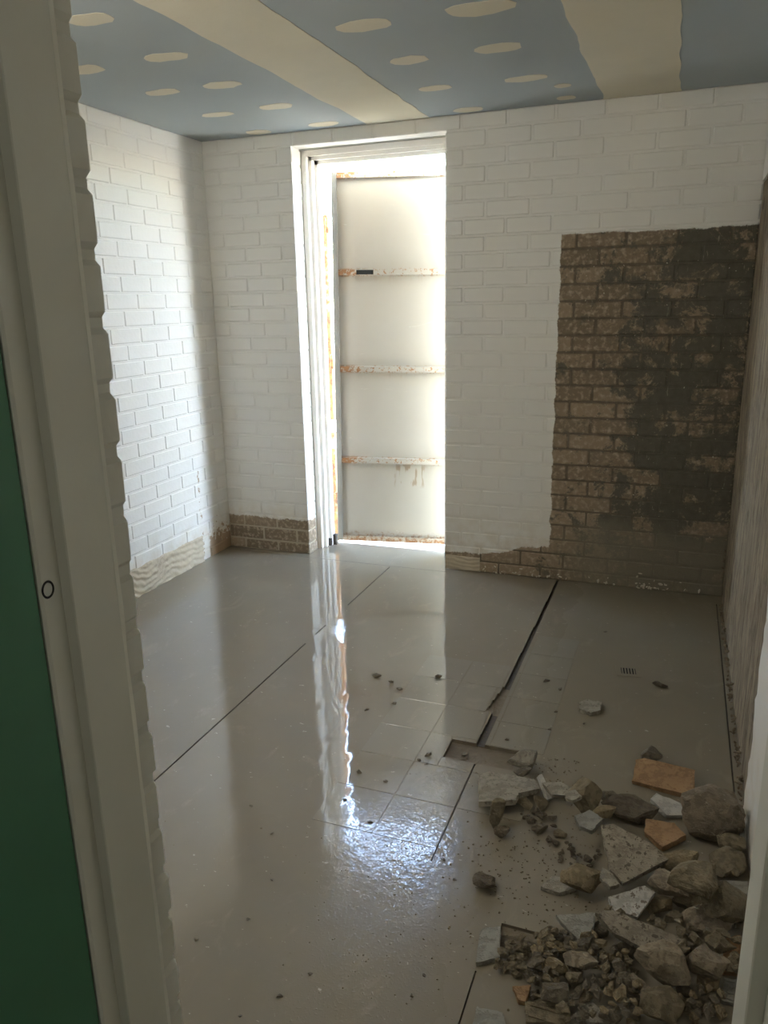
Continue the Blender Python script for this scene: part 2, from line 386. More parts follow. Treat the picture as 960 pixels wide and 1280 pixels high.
# outer leaf of the back wall, behind the frame
bm = bmesh.new()
box(bm, -0.4, 0.574, 0.107, 0.28, -0.15, H + 0.1); box(bm, 1.468, W + 0.5, 0.107, 0.28, -0.15, H + 0.1); box(bm, 0.574, 1.468, 0.107, 0.28, 2.379, H + 0.1)
link('outer_leaf', bm, M['front'], wall_back)

# stripped skirting strips: combed adhesive left on the brick
def glue_strip(name, parent, axis, a0, a1, z0, z1, plane, sgn, seed, nz=26, mat='glue', amp=0.0035, ragged=0.02, freq=1.0):
    bm = bmesh.new(); nx = max(12, int(abs(a1 - a0) / 0.006)); g = []
    for j in range(nz + 1):
        row = []
        for i in range(nx + 1):
            a = a0 + (a1 - a0) * i / nx
            top = z1 + ragged * mnoise.fractal(Vector((a * 9, seed, 0)), 0.8, 2, 3)
            zz = z0 + (max(top, z0 + 0.02) - z0) * j / nz
            ph = zz * 260 * freq + 9 * mnoise.noise(Vector((a * 5, zz * 4, seed))) + 3 * mnoise.noise(Vector((a * 22, zz * 14, seed + 5)))
            d = 0.0025 + amp * (0.5 + 0.5 * math.sin(ph))
            if j == nz: d = -0.001
            row.append(bm.verts.new((a, plane + sgn * d, zz) if axis == 'x' else (plane + sgn * d, a, zz)))
        g.append(row)
    for j in range(nz):
        for i in range(nx): bm.faces.new((g[j][i], g[j][i + 1], g[j + 1][i + 1], g[j + 1][i]))
    return link(name, bm, M[mat], parent, smooth=True)
glue_strip('adhesive_strip', wall_left, 'y', -0.325, -2.4, 0.0, 0.165, 0.0, 1, 2.0, ragged=0.012, amp=0.007, freq=0.62)
glue_strip('adhesive_strip', wall_back, 'x', 1.472, 1.68, 0.0, 0.085, 0.0, -1, 7.0, ragged=0.01)
# crumbs of adhesive stuck along the foot of the back wall and up the bare corner
def crumbs(name, parent, spots, seed, rmin, rmax, mat):
    bm = bmesh.new(); r = random.Random(seed)
    for (x, y, z) in spots:
        s = r.uniform(rmin, rmax)
        m = Matrix.Translation((x, y, z)) @ Matrix.Rotation(r.uniform(0, 6), 4, 'Y') @ Matrix.Diagonal((s * r.uniform(0.8, 2.2), s * 0.6, s * r.uniform(0.5, 1), 1))
        bmesh.ops.create_icosphere(bm, subdivisions=1, radius=1.0, matrix=m)
    return tag(link(name, bm, M[mat], parent), kind='stuff')
r = random.Random(11); sp = []
for _ in range(70):
    x = r.choice((r.uniform(2.12, 2.95), r.uniform(2.55, 2.72), r.uniform(1.7, 2.1))); sp.append((x, -0.004, abs(r.gauss(0.004, 0.02 if x < 2.5 else 0.03))))
crumbs('adhesive_crumbs', wall_back, sp, 1, 0.003, 0.008, 'crumb')
sp = [(W - 0.004 + r.uniform(-.006, .004), -0.014 + r.uniform(-.012, .004), r.uniform(0.02, 1.85)) for _ in range(110)]
crumbs('adhesive_crumbs', wall_right, sp, 2, 0.002, 0.007, 'render')
sp = [(W - 0.012 + r.uniform(-.004, .006), -r.uniform(0.2, 1.9), abs(r.gauss(0, 0.02)) + 0.002) for _ in range(120)]
crumbs('adhesive_crumbs', wall_right, sp, 3, 0.003, 0.008, 'render')

# ---------------------------------------------------------------- ceiling
bm = bmesh.new(); box(bm, -0.4, W + 0.5, -D - 0.165, 0.48, H + 0.1, H + 0.25); box(bm, 0, W, -D, 0, H, H + 0.1)  # unseen overhang past the back wall, added to shade the steel door's top
ceiling = tag(link('ceiling', bm, M['bluebrd']), 'blue plasterboard ceiling with cream jointing compound', 'ceiling', kind='structure')
def blob(name, pts, z, t, parent, mat):
    bm = bmesh.new(); prism(bm, pts, z - t, z + 0.001); return link(name, bm, M[mat], parent)
def band(x0, x1, seed):
    pts = []; n = 60
    for i in range(n + 1): y = -D * i / n; pts.append((x0 + 0.022 * mnoise.fractal(Vector((y * 2.2, seed, 0)), 0.8, 2, 3), y))
    for i in range(n, -1, -1): y = -D * i / n; pts.append((x1 + 0.022 * mnoise.fractal(Vector((y * 2.2, seed + 9, 0)), 0.8, 2, 3), y))
    bm = bmesh.new()
    for i in range(n):
        a, b, c, d = pts[i], pts[i + 1], pts[2 * n - i], pts[2 * n + 1 - i]
        bm.faces.new([bm.verts.new((q[0], q[1], H - 0.0018)) for q in (a, b, c, d)])
    bmesh.ops.remove_doubles(bm, verts=bm.verts[:], dist=1e-5)
    rr = bmesh.ops.extrude_face_region(bm, geom=bm.faces[:])
    for v in [q for q in rr['geom'] if isinstance(q, bmesh.types.BMVert)]: v.co.z = H + 0.002
    return link('compound_band', bm, M['compound'], ceiling)
band(1.035, 1.382, 1.0); band(2.250, 2.603, 4.0)
patches = [(0.793, -1.84, 1), (0.386, -1.402, .9), (0.776, -1.405, 1), (0.457, -0.994, .95), (0.754, -0.983, 1), (0.446, -0.531, .95), (0.78, -0.551, 1),
           (0.423, -0.086, .9), (0.826, -0.107, 1), (1.591, -1.413, 1.05), (1.607, -0.977, .95), (1.577, -0.537, .9), (1.607, -0.08, .95), (1.997, -1.41, 1.3),
           (1.961, -0.977, 1.0), (1.977, -0.519, 1.05), (2.106, -0.332, .45), (2.092, -0.107, .5),
           (0.42, -1.85, 1), (1.6, -1.85, 1), (1.98, -1.86, 1), (0.42, -2.3, 1), (0.79, -2.29, 1), (1.6, -2.31, 1), (1.98, -2.3, 1)]
r = random.Random(3)
for (x, y, s) in patches:
    L = 0.088 * s * r.uniform(0.9, 1.1); wd = 0.050 * s ** 0.5 * r.uniform(0.85, 1.2); pts = []
    for k in range(14):
        a = 2 * math.pi * k / 14; ca, sa = math.cos(a), math.sin(a)
        pts.append((x + L * math.copysign(abs(ca) ** 0.85, ca) * r.uniform(0.93, 1.07), y + wd * math.copysign(abs(sa) ** 0.8, sa) * r.uniform(0.85, 1.12)))
    blob('filler_patch', pts, H, 0.0015, ceiling, 'compound')

# ---------------------------------------------------------------- floor: slurry bed with cut joints, a channel and a hacked hole
voids = [  # x0, x1, y0, y1, depth, material
    (1.1450, 1.1495, -0.72, -0.085, 0.006, 2), (1.1455, 1.1490, -1.11, -1.00, 0.004, 2), (1.1445, 1.1500, -2.7, -1.22, 0.006, 2),
    (0.10, 1.50, -0.0672, -0.0648, 0.003, 2), (2.9550, 2.9600, -2.15, -0.12, 0.009, 2),
    (2.1355, 2.1395, -2.42, -1.915, 0.004, 2), (2.3470, 2.3510, -3.2, -2.74, 0.005, 2),
    (2.020, 2.265, -1.908, -1.786, 0.014, 1)]
ys = [0.0, -0.35, -0.7, -1.0, -1.34, -1.40, -1.46, -1.51, -1.545, -1.56, -1.65, -1.72, -1.786]
lf = [2.127, 2.124, 2.120, 2.117, 2.108, 2.100, 2.094, 2.090, 2.104, 2.114, 2.112, 2.110]
for a, b, l in zip(ys, ys[1:], lf): voids.append((l, 2.141, b, a, 0.011, 2 if not (-1.56 <= b < -1.34) else 1))
brk = [(2.375, 2.52, -2.60, -2.575), (2.372, 2.535, -2.63, -2.60), (2.378, 2.53, -2.66, -2.63), (2.382, 2.52, -2.69, -2.66), (2.39, 2.505, -2.715, -2.69)]
for q in brk: voids.append((*q, 0.009, 1))
xs = sorted(set([-0.01, W + 0.016, 0.575, 1.467] + [v for q in voids for v in q[:2]])); yy = sorted(set([-D - 0.165, 0.0, 0.29] + [v for q in voids for v in q[2:4]]))
xs = [q for i, q in enumerate(xs) if i == 0 or q - xs[i - 1] > 1e-6]; yy = [q for i, q in enumerate(yy) if i == 0 or q - yy[i - 1] > 1e-6]
nx, ny = len(xs) - 1, len(yy) - 1
ht = [[0.0] * ny for _ in range(nx)]; mi = [[0] * ny for _ in range(nx)]
for i in range(nx):
    for j in range(ny):
        cx, cy = (xs[i] + xs[i + 1]) / 2, (yy[j] + yy[j + 1]) / 2
        if cy > 0.0 and not (0.575 < cx < 1.467): ht[i][j] = None
        for (x0, x1, y0, y1, dp, mm) in voids:
            if x0 < cx < x1 and y0 < cy < y1: ht[i][j] = -dp; mi[i][j] = mm
bm = bmesh.new()
def quad(pts, m):
    f = bm.faces.new([bm.verts.new(p) for p in pts]); f.material_index = m
for i in range(nx):
    for j in range(ny):
        h = ht[i][j]
        if h is None: continue
        x0, x1, y0, y1 = xs[i], xs[i + 1], yy[j], yy[j + 1]
        quad([(x0, y0, h), (x1, y0, h), (x1, y1, h), (x0, y1, h)], mi[i][j])
        for (di, dj) in ((1, 0), (-1, 0), (0, 1), (0, -1)):
            a, b = i + di, j + dj
            hn = ht[a][b] if 0 <= a < nx and 0 <= b < ny else None
            hn = -0.15 if hn is None else hn
            if hn < h - 1e-6:
                m = 1 if hn < -0.1 else (mi[a][b] if mi[a][b] else 1)
                e = {(1, 0): ((x1, y0), (x1, y1)), (-1, 0): ((x0, y1), (x0, y0)), (0, 1): ((x1, y1), (x0, y1)), (0, -1): ((x0, y0), (x1, y0))}[(di, dj)]
                quad([(*e[0], hn), (*e[1], hn), (*e[1], h), (*e[0], h)], m)
bmesh.ops.remove_doubles(bm, verts=bm.verts[:], dist=1e-6)
me = bpy.data.meshes.new('floor'); bm.to_mesh(me); bm.free()
floor = tag(linkmesh('floor', me, [M['slurry'], M['mortar_bed'], M['groove']]), 'wet tiled floor under grey cutting slurry', 'floor', kind='structure')
# tiles washed clear of slurry along the cut channel
def tile(x0, x1, y0, y1, skew=0.0):
    bm = bmesh.new(); box(bm, x0 + 0.0012, x1 - 0.0012, y0 + 0.0012, y1 - 0.0012, -0.0005, 0.0012, bev=0.0005); return link('floor_tile', bm, M['tile'], floor)
rowsL = [-1.15, -1.355, -1.561, -1.767]
for a, b in zip(rowsL, rowsL[1:]):
    tile(1.733, 1.935, b, a); tile(1.937, 2.088 if a == -1.355 else 2.106, b, a)
tile(1.733, 1.935, -1.966, -1.769); tile(1.937, 2.018, -1.966, -1.769)
for a, b in ((-1.968, -2.165), (-2.167, -2.365)):
    tile(1.733, 1.935, b, a); tile(1.937, 2.135, b, a)
tile(2.020, 2.135, -1.966, -1.910); tile(2.141, 2.345, -1.966, -1.912); tile(2.141, 2.345, -2.166, -1.968)
rowsR = [-0.79, -0.995, -1.2, -1.412, -1.612, -1.784]
for a, b in zip(rowsR, rowsR[1:]): tile(2.160, 2.350, b, a)
for a, b in zip([-0.995, -1.2, -1.412, -1.612], [-1.2, -1.412, -1.612, -1.784]): tile(2.1425, 2.1585, b, a)
# combed adhesive ridges in the hacked corner
for k in range(5):
    y = -2.705 + 0.026 * k; bm = bmesh.new()
    n = 10; prev = None
    for i in range(n + 1):
        x = 2.385 + 0.006 * (4 - k) * 0.4 + 0.105 * i / n * (0.8 + 0.05 * k); hh = 0.0045 + 0.0015 * math.sin(i * 1.7 + k)
        ring = [bm.verts.new((x, y - 0.008, -0.009)), bm.verts.new((x, y - 0.004, -0.009 + hh)), bm.verts.new((x, y + 0.004, -0.009 + hh)), bm.verts.new((x, y + 0.008, -0.009))]
        if prev:
            for q in range(3): bm.faces.new((prev[q], prev[q + 1], ring[q + 1], ring[q]))
        else: bm.faces.new(ring)
        prev = ring
    bm.faces.new(prev[::-1]); link('adhesive_ridge', bm, M['mortar_bed'], floor)
# floor waste
drain = empty('floor_drain', (2.583, -1.035, 0.0), math.radians(8))
tag(drain, 'small square slotted floor drain grate in the shower recess', 'drain')
bm = bmesh.new(); s = 0.05
box(bm, -s, s, -s, -s * 0.55, 0.0, 0.0015); box(bm, -s, s, s * 0.55, s, 0.0, 0.0015); box(bm, -s, -s * 0.6, -s * 0.55, s * 0.55, 0.0, 0.0015); box(bm, s * 0.6, s, -s * 0.55, s * 0.55, 0.0, 0.0015)
link('rim', bm, M['slurry'], drain)
bm = bmesh.new(); box(bm, -s * 0.6, s * 0.6, -s * 0.55, s * 0.55, 0.0001, 0.0005); link('sump_dark', bm, M['black'], drain)  # flat black plate paints in the shade below the grate
for k in range(5):
    bm = bmesh.new(); x = -s * 0.6 + s * 1.2 * (k + 0.5) / 5; box(bm, x - 0.0028, x + 0.0028, -s * 0.55, s * 0.55, 0.0006, 0.0016); link('grate_bar', bm, M['slurry'], drain)

# ---------------------------------------------------------------- steel door frame of the back doorway
def strip_profile(name, prof, z0, z1, mat, parent):      # vertical extrusion of a closed plan polygon
    bm = bmesh.new(); prism(bm, prof, z0, z1); return link(name, bm, mat, parent)
df = empty('trim_1', (0, 0, 0)); tag(df, 'white stepped steel frame in the back doorway', 'door frame', kind='structure')
ZH = 2.376
prof = [(0.575, 0.118), (0.606, 0.118), (0.606, 0.128), (0.601, 0.132), (0.601, 0.158), (0.622, 0.158), (0.622, 0.166), (0.617, 0.170), (0.617, 0.206), (0.638, 0.206), (0.638, 0.25), (0.575, 0.25)]
strip_profile('jamb', prof, 0.001, ZH, M['jamb'], df)
strip_profile('jamb', [(0.575 + 1.467 - x, y) for x, y in prof][::-1], 0.001, ZH, M['jamb'], df)
bm = bmesh.new(); hp = [(y, ZH + 0.575 - x) for x, y in prof]
a = [bm.verts.new((0.606, y, z)) for y, z in hp]; b = [bm.verts.new((1.436, y, z)) for y, z in hp]
bm.faces.new(a); bm.faces.new(b[::-1])
for i in range(len(hp)): j = (i + 1) % len(hp); bm.faces.new((a[i], b[i], b[j], a[j]))
link('head', bm, M['jamb'], df)
bm = bmesh.new(); box(bm, 0.6385, 0.662, 0.222, 0.249, 0.001, 0.07); box(bm, 0.612, 0.6375, 0.196, 0.2055, 0.001, 0.05)
bmesh.ops.subdivide_edges(bm, edges=bm.edges[:], cuts=3)
for v in bm.verts: v.co += Vector((mnoise.noise(v.co * 60), mnoise.noise(v.co * 60 + Vector((5, 0, 0))), 0)) * 0.005
link('rusted_foot', bm, M['groove'], df)

# steel sheet door, hinged on the left and standing ajar outwards
door = empty('door_1', (0.633, 0.309, 0.006), math.radians(12)); door.rotation_euler = (0, math.radians(0.9), math.radians(12))
tag(door, 'rust-stained white steel sheet door standing ajar in the back doorway', 'door', kind='structure')
TW = 0.895; TZ = 2.279
onebox('sheet', M['steel'], (0.004, TW - 0.002, 0.026, 0.029, 0.002, TZ), door)
def angle_v(x0, x1):
    bm = bmesh.new(); box(bm, x0, x1, 0.0, 0.004, 0.0, TZ + 0.001, bev=0.0008); box(bm, x0, x0 + 0.004, 0.004, 0.0255, 0.0, TZ + 0.001); return link('stile', bm, M['steel'], door)
bm = bmesh.new(); box(bm, 0.0, 0.034, 0.0, 0.004, 0.0, TZ + 0.001, bev=0.0008); box(bm, 0.0, 0.004, 0.004, 0.0255, 0.0, TZ + 0.001); box(bm, 0.030, 0.034, -0.006, 0.0, 0.0, TZ); link('stile', bm, M['stile'], door)
bm = bmesh.new(); box(bm, TW - 0.034, TW, 0.0, 0.004, 0.0, TZ + 0.001, bev=0.0008); box(bm, TW - 0.004, TW, 0.004, 0.0255, 0.0, TZ + 0.001); link('stile', bm, M['steel'], door)
for (zr, nm) in ((TZ, 'top_rail'), (0.034, 'bottom_rail')):
    bm = bmesh.new(); box(bm, 0.0345, TW - 0.0345, 0.002, 0.006, zr - 0.034, zr); box(bm, 0.0345, TW - 0.0345, 0.006, 0.0255, zr - 0.004 if nm == 'top_rail' else zr - 0.034, zr if nm == 'top_rail' else zr - 0.030); link(nm, bm, M['steel'], door)
for zr in (1.728, 1.146, 0.562):
    bm = bmesh.new(); a, b = 0.0345, TW - 0.0345
    box(bm, a, b, 0.003, 0.0255, zr - 0.003, zr); box(bm, a, b, 0.003, 0.0255, zr - 0.034, zr - 0.031)
    if zr == 1.728:
        box(bm, a, 0.145, 0.001, 0.004, zr - 0.034, zr); box(bm, 0.252, b, 0.001, 0.004, zr - 0.034, zr)
        box(bm, 0.145, 0.252, 0.001, 0.004, zr - 0.034, zr - 0.030)
    else: box(bm, a, b, 0.001, 0.004, zr - 0.034, zr)
    rb = link('rail', bm, M['steel'], door)
    if zr == 1.728: onebox('rust_hole_dark', M['black'], (0.146, 0.251, 0.0045, 0.025, zr - 0.0305, zr - 0.0035), rb)  # black block paints in the shade of the hollow rail behind the hole
bm = bmesh.new(); box(bm, 0.70, 0.775, -0.012, 0.0, 1.128, 1.142); box(bm, 0.735, 0.748, -0.016, 0.0, 1.075, 1.128); box(bm, 0.71, 0.735, -0.012, 0.0, 1.088, 1.10); link('latch', bm, M['rust'], door)
post = empty('gate_post', (0.565, 0.41, -0.03)); tag(post, 'rust-eaten steel hinge post outside the back doorway', 'post')
bm = bmesh.new()
box(bm, -0.045, -0.035, -0.02, 0.02, 0.0, 2.2)
for (z0, z1) in ((0.0, 0.64), (0.70, 0.745), (0.83, 1.5), (1.5, 2.09)): box(bm, -0.035, 0.032, -0.02, 0.02, z0, z1)
bmesh.ops.subdivide_edges(bm, edges=[e for e in bm.edges if e.calc_length() > 0.3], cuts=14)
for v in bm.verts:
    if v.co.x > 0: v.co.x += 0.006 * mnoise.noise(Vector((v.co.z * 14, 0.3, 2)))
link('post_body', bm, M['rust'], post)
for zz in (0.26, 1.16, 1.98):
    bm = bmesh.new(); cyl(bm, (0.045, -0.045, zz), (0.045, -0.045, zz + 0.09), 0.012); box(bm, 0.0, 0.045, -0.05, -0.02, zz + 0.015, zz + 0.075); link('hinge', bm, M['rust'], post)

# ---------------------------------------------------------------- near doorway: frame, green door, passage
nf = empty('trim_2', (0, 0, 0)); tag(nf, 'grey-white rebated door frame around the near doorway', 'door frame', kind='structure')
NZ = 2.06
lp = [(1.930, -3.384), (1.9865, -3.384), (1.9865, -3.4655), (1.985, -3.467), (1.9695, -3.467), (1.9695, -3.498), (1.967, -3.502), (1.930, -3.502)]
j1 = strip_profile('jamb', lp[::-1], 0.001, NZ, M['frame_paint'], nf)
rp = [(4.7975 - x, y) for x, y in lp]
strip_profile('jamb', rp, 0.001, NZ, M['frame_paint'], nf)
onebox('head', M['frame_paint'], (1.93, 2.8675, -3.502, -3.384, NZ, 2.129), nf)
bm = bmesh.new(); n = 60
for side in (0,):
    prev = None
    for i in range(n + 1):
        zz = NZ * i / n; w = 0.0028 + 0.0012 * mnoise.noise(Vector((zz * 11, 1, 1)))
        ring = [bm.verts.new((1.9845, -3.3835 + 2 * w, zz)), bm.verts.new((1.9845 + 2.0 * w, -3.3835 + 0.8 * w, zz)), bm.verts.new((1.9868, -3.3835 - 0.5 * w, zz))]
        if prev:
            for q in range(2): bm.faces.new((prev[q], prev[q + 1], ring[q + 1], ring[q]))
        prev = ring
link('caulk_bead', bm, M['caulk'], j1)
bm = bmesh.new(); ce = Vector((1.9697, -3.4895, 1.193)); pr = None; first = None
for i in range(25):
    a = 2 * math.pi * i / 24; ring = []
    for q in range(6):
        b = 2 * math.pi * q / 6; rr = 0.0105 + 0.0016 * math.cos(b)
        ring.append(bm.verts.new(ce + Vector((0.0014 * math.sin(b), rr * math.cos(a) * 0.85, rr * math.sin(a)))))
    if pr:
        for q in range(6): bm.faces.new((pr[q], pr[(q + 1) % 6], ring[(q + 1) % 6], ring[q]))
    pr = ring
link('knockout_ring', bm, M['black'], j1)
gd = empty('door_2', (1.9665, -3.5045, 0.008), math.radians(-90 - 3)); tag(gd, 'dark green painted door leaf folded back beside the near frame', 'door', kind='structure')
bm = bmesh.new(); box(bm, 0.0, 0.80, -0.036, 0.0, 0.0, 2.03, bev=0.0015); link('leaf', bm, M['green'], gd)
bm = bmesh.new()
box(bm, 0.7, 3.6, -6.2, -6.05, -0.15, 2.75); box(bm, 0.7, 0.85, -6.05, -3.5, -0.15, 2.75); box(bm, 3.45, 3.6, -6.05, -3.5, -0.15, 2.75)
box(bm, 3.0, 3.6, -3.5, -3.42, -0.15, 2.75)
tag(link('wall_passage', bm, M['passage']), 'plain painted walls of the passage outside the near doorway', 'wall', kind='structure')
tag(onebox('floor_passage', M['passage'], (0.7, 3.6, -6.2, -3.5, -0.15, -0.0005)), 'plain passage floor outside the near doorway', 'floor', kind='structure')
tag(onebox('ceiling_passage', M['passage'], (0.7, 3.6, -6.2, -3.5, 2.6, 2.75)), 'plain passage ceiling outside the near doorway', 'ceiling', kind='structure')
fill_lamp = empty('added_ceiling_light', (2.45, -5.1, 2.6)); tag(fill_lamp, 'round fill light added on the unseen ceiling of the passage outside the near doorway', 'ceiling light')  # added fill light behind the camera, no known source there
bm = bmesh.new(); cyl(bm, (0, 0, -0.03), (0, 0, 0), 0.17, 0.17, 32); link('base', bm, M['frame_paint'], fill_lamp)
k = Mat('added_light_glow'); k.b.inputs['Emission Color'].default_value = (1.0, 0.95, 0.85, 1); k.b.inputs['Emission Strength'].default_value = 4.0
bm = bmesh.new(); cyl(bm, (0, 0, -0.075), (0, 0, -0.0305), 0.10, 0.155, 32); link('diffuser', bm, k.done((0.9, 0.9, 0.88), 0.4), fill_lamp)

fill_pend = empty('added_pendant_lamp', (1.05, -2.95, H)); tag(fill_pend, 'opal globe pendant lamp added out of view as fill light for the room', 'pendant lamp')  # added lamp, out of view, lifts the room's dim interior
bm = bmesh.new(); cyl(bm, (0, 0, -0.02), (0, 0, 0), 0.045, 0.05, 20); link('ceiling_rose', bm, M['frame_paint'], fill_pend)
bm = bmesh.new(); cyl(bm, (0, 0, -0.2), (0, 0, -0.02), 0.004, 0.004, 8); link('flex', bm, M['frame_paint'], fill_pend)
k = Mat('added_globe_glow'); k.b.inputs['Emission Color'].default_value = (1.0, 0.93, 0.83, 1); k.b.inputs['Emission Strength'].default_value = 7.8
bm = bmesh.new(); bmesh.ops.create_uvsphere(bm, u_segments=24, v_segments=14, radius=0.13, matrix=Matrix.Translation((0, 0, -0.33))); link('globe', bm, k.done((0.9, 0.9, 0.88), 0.3), fill_pend, smooth=True)

# ---------------------------------------------------------------- yard outside
tag(onebox('ground_yard', M['concrete'], (-14, 16, 0.28, 26, -0.2, -0.03)), 'pale concrete yard outside the back doorway', 'ground', kind='structure')

# ---------------------------------------------------------------- rubble heap and debris
def stone(name, a, b, speck=None, rough=0.85, sc=22.0):
    a = tuple(q * 1.1 for q in a); b = tuple(q * 1.22 for q in b)
    k = Mat(name); v = k.local(); r = k.rnd()
    c = k.mix(k.noise(v, sc, 5, 0.65), a, b)
    c = k.mix(k.math('MULTIPLY', k.math('ABSOLUTE', k.math('SUBTRACT', r, 0.5)), 0.5), c, tuple(q * 0.6 for q in a))
    if speck: c = k.mix(k.math('MULTIPLY', k.ss(k.noise(v, 75, 3, 0.6), speck[1], speck[1] + 0.05), 0.85), c, speck[0])
    pit = k.ss(k.noise(v, 48, 3, 0.6), 0.40, 0.56)
    c = k.mix(k.math('MULTIPLY', k.math('SUBTRACT', 1.0, pit), 0.4), c, tuple(q * 0.6 for q in a))
    k.bump(k.math('ADD', k.noise(v, 70, 6, 0.75), k.math('MULTIPLY', pit, 0.35)), 0.85, 0.007)
    return k.done(c, rough)
M['mortar'] = stone('wet_brown_mortar', (0.13, 0.105, 0.064), (0.26, 0.215, 0.14))
M['darkmortar'] = stone('dark_wet_mortar', (0.085, 0.068, 0.046), (0.18, 0.145, 0.10))
M['palemortar'] = stone('pale_mortar', (0.19, 0.155, 0.11), (0.36, 0.30, 0.215))
M['darkstone'] = stone('dark_wet_stone', (0.09, 0.074, 0.05), (0.17, 0.14, 0.095), rough=0.5)
M['greystone'] = stone('grey_stone', (0.20, 0.18, 0.145), (0.30, 0.275, 0.225))
M['tan'] = stone('tan_broken_brick', (0.18, 0.14, 0.08), (0.29, 0.23, 0.14))
M['concrete_lump'] = stone('pebbly_concrete', (0.15, 0.12, 0.085), (0.28, 0.23, 0.165), ((0.42, 0.37, 0.30), 0.66))
M['terracotta'] = stone('terracotta', (0.27, 0.155, 0.075), (0.40, 0.255, 0.135), None, 0.8, 12)
M['paleshard'] = stone('muddy_tile_back', (0.23, 0.21, 0.17), (0.37, 0.34, 0.28), ((0.17, 0.14, 0.10), 0.62))
M['greyshard'] = stone('grey_tile_face', (0.22, 0.21, 0.18), (0.31, 0.30, 0.26), None, 0.5)
M['glaze'] = stone('white_glazed_tile', (0.48, 0.46, 0.41), (0.60, 0.58, 0.53), None, 0.35)
M['speckle'] = stone('speckled_tile_bed', (0.22, 0.19, 0.145), (0.34, 0.30, 0.235), ((0.10, 0.08, 0.055), 0.58))
M['whitefleck'] = stone('white_flaked_tile', (0.34, 0.32, 0.28), (0.52, 0.50, 0.45), ((0.14, 0.11, 0.08), 0.58))

def rock_planes(seed, n):
    r = random.Random(seed); P = []
    for i in range(n):
        z = 1 - 2 * (i + 0.5) / n; a = i * 2.39996 + r.uniform(-0.55, 0.55); z = max(-1, min(1, z + r.uniform(-0.25, 0.25)))
        q = math.sqrt(max(0, 1 - z * z)); P.append((q * math.cos(a), q * math.sin(a), z, r.uniform(0.70, 1.0)))
    return P
def slab_planes(pts, t):
    P = [(0, 0, 1, t / 2), (0, 0, -1, t / 2)]; n = len(pts)
    for i in range(n):
        x0, y0 = pts[i]; x1, y1 = pts[(i + 1) % n]; nx, ny = y1 - y0, x0 - x1; l = math.hypot(nx, ny)
        P.append((nx / l, ny / l, 0, (nx * x0 + ny * y0) / l))
    return P

